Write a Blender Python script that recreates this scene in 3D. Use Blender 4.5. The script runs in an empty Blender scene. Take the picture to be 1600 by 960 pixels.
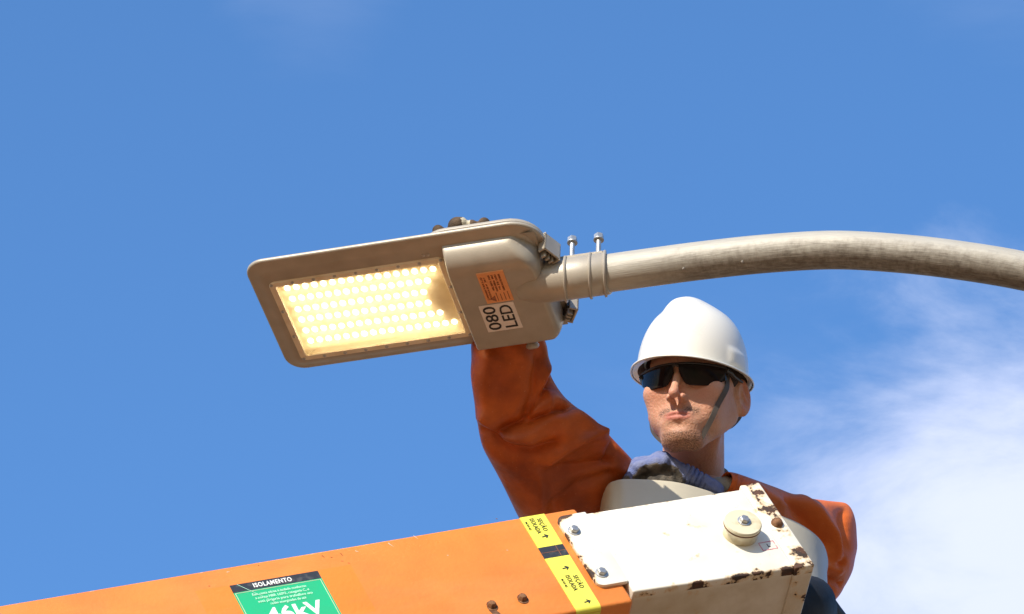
import bpy, bmesh, math, random
import numpy as np
from mathutils import Vector, Matrix
from math import radians, sin, cos, pi, tan, atan2, sqrt
random.seed(3)
sc = bpy.context.scene
COL = sc.collection
# ------------------------------------------------------------------ camera
TILT = radians(42); F = 6500.0
sT, cT = sin(TILT), cos(TILT)
AX = np.array([1, 0, 0.0]); AY = np.array([0, sT, -cT]); AZ = np.array([0, cT, sT]); CAM = np.array([0, 0, 1.6])
cam = bpy.data.cameras.new('camera'); cam.lens = F * 36 / 1600; cam.sensor_width = 36; cam.clip_start = .1; cam.clip_end = 5000
co = bpy.data.objects.new('camera', cam); COL.objects.link(co); co.location = CAM; co.rotation_euler = (pi / 2 + TILT, 0, 0)
sc.camera = co
# ------------------------------------------------------------------ world
SUN = np.array([-.46, -.79, .475]); SUN /= np.linalg.norm(SUN)
EL = math.asin(SUN[2])
w = bpy.data.worlds.new('World'); sc.world = w; w.use_nodes = True
nt = w.node_tree; N = nt.nodes; LK = nt.links; N.clear()
def nn(nodes, t, **k):
    n = nodes.new(t)
    for a, b in k.items(): setattr(n, a, b)
    return n
out = nn(N, 'ShaderNodeOutputWorld'); bg = nn(N, 'ShaderNodeBackground'); bg.inputs[1].default_value = .15
sky = nn(N, 'ShaderNodeTexSky', sky_type='NISHITA', sun_disc=False)
sky.sun_elevation = EL; sky.sun_rotation = atan2(SUN[0], SUN[1]); sky.altitude = 600
sky.air_density = 1.0; sky.dust_density = .6; sky.ozone_density = 2.2
tc = nn(N, 'ShaderNodeTexCoord')
def vdir(px, py):
    v = AX * (px - 800) / F + AY * (py - 480) / F + AZ
    return v / np.linalg.norm(v)
# a bank of thin cloud low to the right: distance of the view direction from the middle of the bank
def cloud_mask(cx, cy, r0, r1, wob, amt, seed):
    d = nn(N, 'ShaderNodeVectorMath', operation='DISTANCE'); d.inputs[1].default_value = vdir(cx, cy)
    LK.new(tc.outputs['Generated'], d.inputs[0])
    mp = nn(N, 'ShaderNodeMapping'); mp.inputs['Rotation'].default_value = (0, .9, .5); mp.inputs['Scale'].default_value = (16, 34, 30); mp.inputs['Location'].default_value = (seed, 0, 0)
    LK.new(tc.outputs['Generated'], mp.inputs[0])
    nz = nn(N, 'ShaderNodeTexNoise'); nz.inputs['Scale'].default_value = 1; nz.inputs['Detail'].default_value = 7; nz.inputs['Roughness'].default_value = .60; nz.inputs['Distortion'].default_value = .35
    LK.new(mp.outputs[0], nz.inputs['Vector'])
    m = nn(N, 'ShaderNodeMath', operation='MULTIPLY_ADD'); m.inputs[1].default_value = -wob; LK.new(nz.outputs[0], m.inputs[0]); LK.new(d.outputs['Value'], m.inputs[2])
    mr = nn(N, 'ShaderNodeMapRange', interpolation_type='SMOOTHSTEP'); mr.inputs[1].default_value = r1 - wob * .5; mr.inputs[2].default_value = r0 - wob * .5; mr.inputs[3].default_value = amt; mr.inputs[4].default_value = 0
    LK.new(m.outputs[0], mr.inputs[0]); return mr.outputs[0]
tint = nn(N, 'ShaderNodeMix', data_type='RGBA', blend_type='MULTIPLY'); tint.inputs[0].default_value = 1; tint.inputs[7].default_value = (.66, 1.02, 1.28, 1)
LK.new(sky.outputs[0], tint.inputs[6])
prev = tint.outputs[2]
sepz = nn(N, 'ShaderNodeSeparateXYZ'); LK.new(tc.outputs['Generated'], sepz.inputs[0])
hz_ = nn(N, 'ShaderNodeMapRange'); hz_.inputs[1].default_value = .12; hz_.inputs[2].default_value = .60; LK.new(sepz.outputs[2], hz_.inputs[0])
tc2 = nn(N, 'ShaderNodeMix', data_type='RGBA'); tc2.inputs[6].default_value = (.50, .46, .38, 1); tc2.inputs[7].default_value = (.66, 1.02, 1.30, 1); LK.new(hz_.outputs[0], tc2.inputs[0]); LK.new(tc2.outputs[2], tint.inputs[7])
CL = (3.75, 4.05, 5.15, 1)
for a in ((1720, 1085, .120, .040, .108, .97, 3.1), (1230, 1000, .085, .0, .09, .13, 8.0), (500, -40, .026, .0, .045, .07, 5.0), (1560, -90, .035, .0, .05, .07, 1.0)):
    mx = nn(N, 'ShaderNodeMix', data_type='RGBA'); LK.new(cloud_mask(*a), mx.inputs[0]); LK.new(prev, mx.inputs[6]); mx.inputs[7].default_value = CL; prev = mx.outputs[2]
LK.new(prev, bg.inputs[0]); LK.new(bg.outputs[0], out.inputs[0])
# ------------------------------------------------------------------ sun, exposure
sl = bpy.data.lights.new('sun', 'SUN'); sl.energy = 3.9; sl.angle = radians(.5); sl.color = (1, .90, .76)
so = bpy.data.objects.new('sun', sl); COL.objects.link(so); so.rotation_euler = Vector(SUN).to_track_quat('Z', 'Y').to_euler()
sc.view_settings.view_transform = 'Standard'; sc.view_settings.look = 'None'; sc.view_settings.gamma = 1; sc.view_settings.use_curve_mapping = False
sc.view_settings.exposure = .62
sc.render.engine = 'CYCLES'; sc.cycles.use_denoising = True; sc.cycles.sample_clamp_indirect = 6

# ================================================================== helpers
def P(px, py, d): return CAM + d * (AX * (px - 800) / F + AY * (py - 480) / F + AZ)
def D3(x, y, z): return AX * x + AY * y + AZ * z
def nrm(v):
    v = np.array(v, float); return v / np.linalg.norm(v)
class Fr:                                   # a local frame: metres along x, y, z
    def __init__(s, o, a, b, sc=1.0):
        s.sc = sc; s.o = np.array(o, float); s.x = nrm(a); b = np.array(b, float); s.y = nrm(b - b.dot(s.x) * s.x); s.z = np.cross(s.x, s.y)
    def w(s, p):
        p = np.asarray(p, float); return s.o + s.sc * (p[..., 0:1] * s.x + p[..., 1:2] * s.y + p[..., 2:3] * s.z)
    def pix(s, px, py, h=0):
        r = D3((px - 800) / F, (py - 480) / F, 1); o = s.o + s.z * h * s.sc
        t = np.dot(o - CAM, s.z) / np.dot(r, s.z); p = CAM + r * t - s.o
        return float(p @ s.x) / s.sc, float(p @ s.y) / s.sc
WORLD = Fr((0, 0, 0), (1, 0, 0), (0, 1, 0))
ORG = {}
def thing(name, label, cat, loc, group=None):
    o = bpy.data.objects.new(name, None); COL.objects.link(o); o.location = loc; o.empty_display_size = .1
    o['label'] = label; o['category'] = cat
    if group: o['group'] = group
    ORG[o.name] = np.array(loc, float); return o
def obj(name, verts, faces, m, parent=None, lc=None, smooth=None, attrs=None, label=None, kind=None):
    V = np.asarray(verts, float).reshape(-1, 3); org = V.mean(0)
    me = bpy.data.meshes.new(name); me.from_pydata((V - org).tolist(), [], [tuple(int(i) for i in f) for f in faces])
    if lc is not None:
        a = me.attributes.new('lc', 'FLOAT_VECTOR', 'POINT'); a.data.foreach_set('vector', np.asarray(lc, np.float32).ravel())
    for k, v in (attrs or {}).items():
        a = me.attributes.new(k, 'FLOAT', 'POINT'); a.data.foreach_set('value', np.asarray(v, np.float32).ravel())
    me.materials.append(m); me.update()
    if smooth is not None:
        me.shade_smooth()
        if smooth < 180: me.set_sharp_from_angle(angle=radians(smooth))
    o = bpy.data.objects.new(name, me); COL.objects.link(o)
    po = ORG[parent.name] if parent is not None else np.zeros(3)
    if parent is not None: o.parent = parent
    o.location = org - po; ORG[o.name] = org
    if label: o['label'] = label
    if kind: o['kind'] = kind
    return o
class MB:                                   # collects shapes in one frame
    def __init__(s, fr=WORLD): s.v = []; s.f = []; s.fr = fr
    def add(s, v, f):
        b = len(s.v); s.v += [tuple(map(float, p)) for p in v]; s.f += [tuple(i + b for i in q) for q in f]; return s
    def bmadd(s, bm):
        bm.verts.ensure_lookup_table(); bm.verts.index_update()
        s.add([v.co[:] for v in bm.verts], [[v.index for v in f.verts] for f in bm.faces]); bm.free(); return s
    def prism(s, pts, z0, z1, bev=0, seg=2, bevall=True):
        bm = bmesh.new(); A = [bm.verts.new((x, y, z0)) for x, y in pts]; B = [bm.verts.new((x, y, z1)) for x, y in pts]
        n = len(pts)
        bm.faces.new(A[::-1]); bm.faces.new(B)
        for i in range(n): bm.faces.new((A[i], A[(i + 1) % n], B[(i + 1) % n], B[i]))
        bmesh.ops.recalc_face_normals(bm, faces=bm.faces)
        if bev:
            es = [e for e in bm.edges if bevall or (e.verts[0].co.z == e.verts[1].co.z)]
            bmesh.ops.bevel(bm, geom=es, offset=bev, segments=seg, profile=.5, affect='EDGES', clamp_overlap=True)
        return s.bmadd(bm)
    def box(s, x0, x1, y0, y1, z0, z1, bev=0, seg=2): return s.prism([(x0, y0), (x1, y0), (x1, y1), (x0, y1)], z0, z1, bev, seg)
    def tube(s, pts, rad, seg=24, cap=True, flat=None):
        pts = [np.array(p, float) for p in pts]; n = len(pts)
        if not hasattr(rad, '__len__'): rad = [rad] * n
        t0 = nrm(pts[1] - pts[0]); ref = np.array([0, 0, 1.0]) if abs(t0[2]) < .9 else np.array([1.0, 0, 0])
        u = nrm(np.cross(t0, ref)); V = []; Fc = []
        for i in range(n):
            t = nrm(pts[min(i + 1, n - 1)] - pts[max(i - 1, 0)]); u = nrm(u - u.dot(t) * t); v = np.cross(t, u)
            for k in range(seg):
                a = 2 * pi * k / seg; V.append(pts[i] + rad[i] * (cos(a) * u + sin(a) * v))
        for i in range(n - 1):
            for k in range(seg):
                k2 = (k + 1) % seg; Fc.append((i * seg + k, i * seg + k2, (i + 1) * seg + k2, (i + 1) * seg + k))
        if cap: Fc.append(tuple(range(seg))[::-1]); Fc.append(tuple((n - 1) * seg + k for k in range(seg)))
        return s.add(V, Fc)
    def lathe(s, o, ax, prof, seg=32):           # prof: (radius, height along ax)
        o = np.array(o, float); ax = nrm(ax); ref = np.array([0, 0, 1.0]) if abs(ax[2]) < .9 else np.array([1.0, 0, 0])
        u = nrm(np.cross(ax, ref)); v = np.cross(ax, u); V = []; Fc = []
        for r, h in prof:
            for k in range(seg):
                a = 2 * pi * k / seg; V.append(o + ax * h + r * (cos(a) * u + sin(a) * v))
        for i in range(len(prof) - 1):
            for k in range(seg):
                k2 = (k + 1) % seg; Fc.append((i * seg + k, i * seg + k2, (i + 1) * seg + k2, (i + 1) * seg + k))
        Fc.append(tuple(range(seg))[::-1]); Fc.append(tuple((len(prof) - 1) * seg + k for k in range(seg)))
        return s.add(V, Fc)
    def build(s, name, m, parent=None, smooth=35, **k):
        L = np.array(s.v); return obj(name, s.fr.w(L), s.f, m, parent, lc=L, smooth=smooth, **k)
def rrect(x0, x1, y0, y1, r, seg=6, rs=None):
    rs = rs or (r, r, r, r); out = []
    for (cx, cy, a0, q) in ((x1 - rs[0], y1 - rs[0], 0, 0), (x0 + rs[1], y1 - rs[1], 90, 1), (x0 + rs[2], y0 + rs[2], 180, 2), (x1 - rs[3], y0 + rs[3], 270, 3)):
        for i in range(seg + 1):
            a = radians(a0 + 90 * i / seg); out.append((cx + rs[q] * cos(a), cy + rs[q] * sin(a)))
    return out
def spline(pts, n):                              # Catmull-Rom through rows of any width
    p = np.array(pts, float); p = np.vstack([2 * p[0] - p[1], p, 2 * p[-1] - p[-2]]); m = len(pts) - 1; o = []
    for t in np.linspace(0, m - 1e-6, n):
        i = int(t); u = t - i; a, b, c, d = p[i], p[i + 1], p[i + 2], p[i + 3]
        o.append(.5 * (2 * b + (c - a) * u + (2 * a - 5 * b + 4 * c - d) * u * u + (3 * b - 3 * c + d - a) * u ** 3))
    return np.array(o)
def text(s, fr, x, y, z, size, rx, ry, name, m, parent, bold=0, align='CENTER', width=None, dep=.0004, space=1.0):
    """letters in the plane of fr; rx = reading direction, ry = letter-up direction (local 3-vectors)"""
    c = bpy.data.curves.new(name, 'FONT'); c.body = s; c.size = size; c.align_x = align; c.align_y = 'CENTER'; c.offset = bold; c.extrude = dep; c.resolution_u = 3; c.space_character = space
    o = bpy.data.objects.new(name, c); COL.objects.link(o); dg = bpy.context.evaluated_depsgraph_get(); dg.update()
    me = bpy.data.meshes.new_from_object(o.evaluated_get(dg)); bpy.data.objects.remove(o)
    V = np.array([v.co[:] for v in me.vertices]); Fc = [tuple(p.vertices) for p in me.polygons]; bpy.data.meshes.remove(me)
    if width: V[:, 0] *= width / (V[:, 0].max() - V[:, 0].min())
    rx = np.array(rx, float); ry = np.array(ry, float); rz = np.cross(rx, ry)
    L = np.array([x, y, z]) + V[:, 0:1] * rx + V[:, 1:2] * ry + V[:, 2:3] * rz
    return obj(name, fr.w(L), Fc, m, parent)
# ---- surface nets
def nets(f, xs, ys, zs):
    """isosurface f<0 on a warped grid"""
    nx, ny, nz = len(xs), len(ys), len(zs); v = f; ins = v < 0
    c = np.zeros((nx - 1, ny - 1, nz - 1), np.int8)
    for i in (0, 1):
        for j in (0, 1):
            for k in (0, 1): c += ins[i:nx - 1 + i, j:ny - 1 + j, k:nz - 1 + k]
    act = (c > 0) & (c < 8); I, J, K = np.nonzero(act); idx = -np.ones(act.shape, np.int64); idx[I, J, K] = np.arange(len(I))
    s = np.zeros((len(I), 3)); cnt = np.zeros(len(I)); G = (xs, ys, zs)
    cor = [(i, j, k) for i in (0, 1) for j in (0, 1) for k in (0, 1)]
    for a in cor:
        for ax in range(3):
            if a[ax]: continue
            b = list(a); b[ax] = 1
            va = v[I + a[0], J + a[1], K + a[2]]; vb = v[I + b[0], J + b[1], K + b[2]]; m = (va < 0) != (vb < 0)
            t = np.where(m, va / np.where(m, va - vb, 1), 0)
            pa = np.stack([xs[I + a[0]], ys[J + a[1]], zs[K + a[2]]], 1); pb = np.stack([xs[I + b[0]], ys[J + b[1]], zs[K + b[2]]], 1)
            s += m[:, None] * (pa + t[:, None] * (pb - pa)); cnt += m
    Vt = s / cnt[:, None]; Fs = []
    # x edges
    for ax in range(3):
        sl0 = [slice(1, -1)] * 3; sl1 = [slice(1, -1)] * 3; sl0[ax] = slice(0, -1); sl1[ax] = slice(1, None)
        a = ins[tuple(sl0)]; b = ins[tuple(sl1)]; E = np.nonzero(a != b); flip = a[E]
        base = [E[0] + 1, E[1] + 1, E[2] + 1]; base[ax] = E[ax]
        u, w_ = [(1, 2), (2, 0), (0, 1)][ax]
        def g(du, dw):
            q = [b_.copy() for b_ in base]; q[u] = q[u] - du; q[w_] = q[w_] - dw; return idx[q[0], q[1], q[2]]
        q = np.stack([g(1, 1), g(0, 1), g(0, 0), g(1, 0)], 1)
        q[~flip] = q[~flip][:, ::-1]; Fs.append(q)
    return Vt, np.vstack(Fs)
def relax(V, Fq, it=1, lam=.5):
    a = np.concatenate([Fq[:, [0, 1]], Fq[:, [1, 2]], Fq[:, [2, 3]], Fq[:, [3, 0]]]); n = len(V)
    for _ in range(it):
        s = np.zeros_like(V); c = np.zeros(n)
        for i, j in ((0, 1), (1, 0)):
            for d in range(3): s[:, d] += np.bincount(a[:, i], V[a[:, j], d], n)
            c += np.bincount(a[:, i], minlength=n)
        V = V + lam * (s / np.maximum(c, 1)[:, None] - V)
    return V
def smin(a, b, k): h = np.maximum(k - np.abs(a - b), 0) / k; return np.minimum(a, b) - h * h * k * .25
def smax(a, b, k): return -smin(-a, -b, k)
def ell(p, c, r): 
    q = (p - np.array(c, np.float32)) / np.array(r, np.float32); l = np.sqrt((q * q).sum(-1)); g = (p - np.array(c, np.float32)) / (np.array(r, np.float32) ** 2)
    return l * (l - 1) / np.maximum(np.sqrt((g * g).sum(-1)), 1e-9)
def cap(p, a, b, ra, rb=None):
    rb = ra if rb is None else rb; a = np.array(a, np.float32); b = np.array(b, np.float32); ab = b - a
    t = np.clip(((p - a) @ ab) / (ab @ ab), 0, 1); d = p - a - t[..., None] * ab
    return np.sqrt((d * d).sum(-1)) - (ra + (rb - ra) * t)
def sph(p, c, r): d = p - np.array(c, np.float32); return np.sqrt((d * d).sum(-1)) - r
def grid(xs, ys, zs): return np.stack(np.meshgrid(xs, ys, zs, indexing='ij'), -1).astype(np.float32)

# ================================================================== materials
MATS = {}
def mat(name, col, rough=.5, metal=0, var=None, bump=None, spec=.5, coat=0, sss=None, obj_scale=True, extra=None):
    if name in MATS: return MATS[name]
    m = bpy.data.materials.new(name); m.use_nodes = True; MATS[name] = m; T = m.node_tree; n = T.nodes; L = T.links
    b = n['Principled BSDF']; b.inputs['Base Color'].default_value = (*col, 1); b.inputs['Roughness'].default_value = rough; b.inputs['Metallic'].default_value = metal
    b.inputs['Specular IOR Level'].default_value = spec; b.inputs['Coat Weight'].default_value = coat
    t = n.new('ShaderNodeTexCoord'); c_out = None
    if var:                                 # (scale, second colour, low, high)
        z = n.new('ShaderNodeTexNoise'); z.inputs['Scale'].default_value = var[0]; z.inputs['Detail'].default_value = 6; L.new(t.outputs['Object'], z.inputs['Vector'])
        r = n.new('ShaderNodeMapRange'); r.inputs[1].default_value = var[2]; r.inputs[2].default_value = var[3]; L.new(z.outputs[0], r.inputs[0])
        x = n.new('ShaderNodeMix'); x.data_type = 'RGBA'; x.inputs[6].default_value = (*col, 1); x.inputs[7].default_value = (*var[1], 1); L.new(r.outputs[0], x.inputs[0])
        L.new(x.outputs[2], b.inputs['Base Color']); c_out = x.outputs[2]
        rr = n.new('ShaderNodeMapRange'); rr.inputs[3].default_value = rough * .85; rr.inputs[4].default_value = min(1, rough * 1.2); L.new(z.outputs[0], rr.inputs[0]); L.new(rr.outputs[0], b.inputs['Roughness'])
    if bump:                                # (scale, distance)
        z = n.new('ShaderNodeTexNoise'); z.inputs['Scale'].default_value = bump[0]; z.inputs['Detail'].default_value = 5; L.new(t.outputs['Object'], z.inputs['Vector'])
        q = n.new('ShaderNodeBump'); q.inputs['Strength'].default_value = 1; q.inputs['Distance'].default_value = bump[1]; L.new(z.outputs[0], q.inputs['Height']); L.new(q.outputs[0], b.inputs['Normal'])
    if sss: b.inputs['Subsurface Weight'].default_value = sss[0]; b.inputs['Subsurface Radius'].default_value = sss[1]; b.inputs['Subsurface Scale'].default_value = sss[2]
    if extra: extra(T, b, c_out, t)
    return m
class NB:                                   # tiny node maths
    def __init__(s, T): s.T = T; s.n = T.nodes; s.L = T.links
    def put(s, sock, v):
        if isinstance(v, (int, float)): sock.default_value = v
        elif isinstance(v, tuple): sock.default_value = v if len(v) == len(sock.default_value) else (*v, 1)
        else: s.L.new(v, sock)
    def m(s, op, a, b=0.0, c=None):
        k = s.n.new('ShaderNodeMath'); k.operation = op; s.put(k.inputs[0], a); s.put(k.inputs[1], b)
        if c is not None: s.put(k.inputs[2], c)
        return k.outputs[0]
    def rng(s, v, a, b, c=0.0, d=1.0, sm=False):
        k = s.n.new('ShaderNodeMapRange'); s.put(k.inputs[0], v); k.inputs[1].default_value = a; k.inputs[2].default_value = b; k.inputs[3].default_value = c; k.inputs[4].default_value = d
        if sm: k.interpolation_type = 'SMOOTHSTEP'
        return k.outputs[0]
    def mix(s, f, a, b):
        k = s.n.new('ShaderNodeMix'); k.data_type = 'RGBA'; s.put(k.inputs[0], f); s.put(k.inputs[6], a); s.put(k.inputs[7], b); return k.outputs[2]
    def noise(s, vec, scale, det=5, rough=.5, sx=None):
        if sx: k = s.n.new('ShaderNodeMapping'); s.L.new(vec, k.inputs[0]); k.inputs['Scale'].default_value = sx; vec = k.outputs[0]
        k = s.n.new('ShaderNodeTexNoise'); k.inputs['Scale'].default_value = scale; k.inputs['Detail'].default_value = det; k.inputs['Roughness'].default_value = rough; s.L.new(vec, k.inputs['Vector']); return k.outputs[0]
    def lc(s):
        k = s.n.new('ShaderNodeAttribute'); k.attribute_name = 'lc'; x = s.n.new('ShaderNodeSeparateXYZ'); s.L.new(k.outputs['Vector'], x.inputs[0]); return k.outputs['Vector'], x.outputs[0], x.outputs[1], x.outputs[2]
    def attr(s, name):
        k = s.n.new('ShaderNodeAttribute'); k.attribute_name = name; return k.outputs['Fac']
    def bump(s, h, dist, b):
        q = s.n.new('ShaderNodeBump'); q.inputs['Distance'].default_value = dist; s.put(q.inputs['Height'], h); s.L.new(q.outputs[0], b.inputs['Normal'])

def x_orange(T, b, c, t):
    q = NB(T); v, x, y, z = q.lc()
    # fresh repaint rectangle round the label, slightly different orange
    patch = q.m('MULTIPLY', q.m('MULTIPLY', q.m('GREATER_THAN', x, -.776), q.m('LESS_THAN', x, -.503)), q.m('MULTIPLY', q.m('GREATER_THAN', y, -.067), q.m('LESS_THAN', y, .048)))
    base = q.mix(q.rng(q.noise(v, 9, 4), .35, .7), (.80, .245, .042), (.72, .205, .034))
    base = q.mix(q.m('MULTIPLY', patch, .8), base, (.80, .225, .020))
    # faded, chalky bands and fine grime
    base = q.mix(q.rng(q.noise(v, 3, 6, .6, (1, 3, 1)), .50, .75, 0, .30), base, (.86, .36, .12))
    base = q.mix(q.rng(q.noise(v, 260, 2), .72, .78, 0, .5), base, (.25, .11, .04))
    # light scratches: thin streaks
    s1 = q.rng(q.noise(v, 60, 3, .5, (1.6, .12, 1)), .735, .75)
    s1 = q.m('MULTIPLY', s1, q.rng(q.noise(v, 7, 2), .5, .6))
    base = q.mix(q.m('MULTIPLY', s1, .8), base, (.9, .62, .38))
    gr = q.rng(q.noise(v, 5, 8, .7, (1, 2.5, 1)), .52, .72, 0, .35); base = q.mix(gr, base, (.50, .17, .05))
    # chipped upper edge
    e = q.rng(y, -.105, -.111); chip = q.m('MULTIPLY', e, q.rng(q.noise(v, 55, 4), .60, .64))
    base = q.mix(chip, base, (.85, .7, .5))
    # rust weeping under the rivets, at the lower edge of the frame
    T.links.new(base, b.inputs['Base Color'])
    q.bump(q.noise(v, 120, 3), .0006, b)
def x_white(T, b, c, t):
    q = NB(T); v, x, y, z = q.lc()
    base = q.mix(q.rng(q.noise(v, 12, 6), .4, .75), (.80, .775, .69), (.71, .665, .54))
    base = q.mix(q.m('MULTIPLY', q.rng(z, .004, .02), q.rng(q.noise(v, 14, 6, .65), .35, .7, .25, .75)), base, (.50, .42, .29))
    right = q.rng(x, .232, .250); right2 = q.rng(x, .12, .27, 0, .35)
    top = q.rng(y, -.078, -.090); bot = q.m('MULTIPLY', q.rng(y, .104, .117), q.m('LESS_THAN', z, .012))
    left = q.rng(x, -.109, -.119)
    wgt = q.m('MAXIMUM', q.m('MAXIMUM', q.m('MULTIPLY', right, q.m('ADD', .06, q.rng(q.noise(v, 11, 2), .35, .65, 0, .14))), q.m('MULTIPLY', top, .20)), q.m('MAXIMUM', q.m('MULTIPLY', bot, q.m('ADD', .20, q.m('MULTIPLY', right2, .2))), q.m('MULTIPLY', left, .20)))
    nz = q.noise(v, 27, 8, .62)
    val = q.m('ADD', nz, wgt)
    halo = q.rng(val, .62, .70); chip = q.rng(val, .705, .715)
    base = q.mix(q.m('MULTIPLY', halo, .8), base, (.62, .42, .20))
    rust = q.mix(q.rng(q.noise(v, 90, 4), .4, .65), (.10, .045, .025), (.035, .025, .02))
    base = q.mix(chip, base, rust)
    speck = q.rng(q.noise(v, 170, 3), .74, .77); base = q.mix(q.m('MULTIPLY', speck, .5), base, (.3, .2, .1))
    T.links.new(base, b.inputs['Base Color']); T.links.new(q.rng(chip, 0, 1, .32, .8), b.inputs['Roughness'])
    q.bump(q.m('ADD', q.m('MULTIPLY', chip, -.6), q.m('MULTIPLY', q.noise(v, 80, 3), .25)), .0011, b)
def x_pipe(T, b, c, t):
    q = NB(T); v, x, y, z = q.lc()             # x: along the pipe (m), y: height round it (-1 bottom .. 1 top), z: side
    base = q.mix(q.rng(q.noise(v, 6, 6, .6, (3, 1, 1)), .35, .7), (.40, .375, .32), (.47, .445, .38))
    base = q.mix(q.rng(q.noise(v, 8, 6, .65, (4, 1, 1)), .5, .75, 0, .35), base, (.30, .27, .22))
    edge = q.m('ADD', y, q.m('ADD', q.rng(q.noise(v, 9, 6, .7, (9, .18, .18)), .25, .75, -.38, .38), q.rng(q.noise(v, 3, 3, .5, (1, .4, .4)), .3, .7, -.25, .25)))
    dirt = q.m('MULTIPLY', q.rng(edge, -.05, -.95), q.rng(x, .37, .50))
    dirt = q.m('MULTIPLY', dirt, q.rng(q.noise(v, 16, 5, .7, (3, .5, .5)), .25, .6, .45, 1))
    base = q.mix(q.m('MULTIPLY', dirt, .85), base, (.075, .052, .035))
    T.links.new(base, b.inputs['Base Color']); q.bump(q.noise(v, 14, 5, .6, (3, 1, 1)), .0006, b)
def x_sleeve(T, b, c, t):
    q = NB(T); o = t.outputs['Object']
    base = q.mix(q.rng(q.noise(o, 9, 5), .35, .7), (.74, .165, .022), (.62, .115, .015))
    st = q.m('MULTIPLY', q.attr('stain'), q.rng(q.noise(o, 13, 6, .6), .3, .65, .35, 1)); base = q.mix(q.m('MULTIPLY', st, .85), base, (.15, .026, .008))  # real stains, plus shade painted into the raised sleeve's colour
    sp = q.rng(q.noise(o, 300, 2), .70, .76); base = q.mix(q.m('MULTIPLY', sp, .35), base, (.8, .4, .2))
    T.links.new(base, b.inputs['Base Color']); q.bump(q.noise(o, 45, 5), .0022, b)
def x_skin(T, b, c, t):
    q = NB(T); o = t.outputs['Object']
    base = q.mix(q.rng(q.noise(o, 22, 4), .35, .65), (.66, .37, .25), (.60, .31, .20))
    base = q.mix(q.m('MULTIPLY', q.rng(q.noise(o, 260, 3), .5, .75), .2), base, (.38, .15, .08))
    red = q.attr('red'); base = q.mix(q.m('MULTIPLY', red, .5), base, (.55, .17, .10))
    lip = q.attr('lip'); base = q.mix(q.m('MULTIPLY', lip, .8), base, (.48, .15, .12))
    st = q.m('MULTIPLY', q.attr('beard'), q.rng(q.noise(o, 420, 3, .7), .38, .6, .25, 1)); base = q.mix(st, base, (.07, .036, .018))
    T.links.new(base, b.inputs['Base Color'])
    q.bump(q.m('ADD', q.noise(o, 240, 4), q.m('MULTIPLY', q.attr('beard'), q.noise(o, 420, 3))), .0014, b)
def x_glove(T, b, c, t):
    q = NB(T); o = t.outputs['Object']
    knit = q.mix(q.rng(q.noise(o, 60, 5), .35, .7), (.13, .17, .36), (.22, .25, .40))
    coat = q.mix(q.rng(q.noise(o, 50, 5), .35, .65), (.055, .05, .045), (.16, .14, .115))
    f = q.rng(q.m('ADD', q.attr('coat'), q.rng(q.noise(o, 90, 4), .3, .7, -.25, .25)), .4, .6)
    T.links.new(q.mix(f, knit, coat), b.inputs['Base Color']); q.bump(q.m('ADD', q.noise(o, 420, 3), q.noise(o, 70, 4)), .0016, b)
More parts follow.
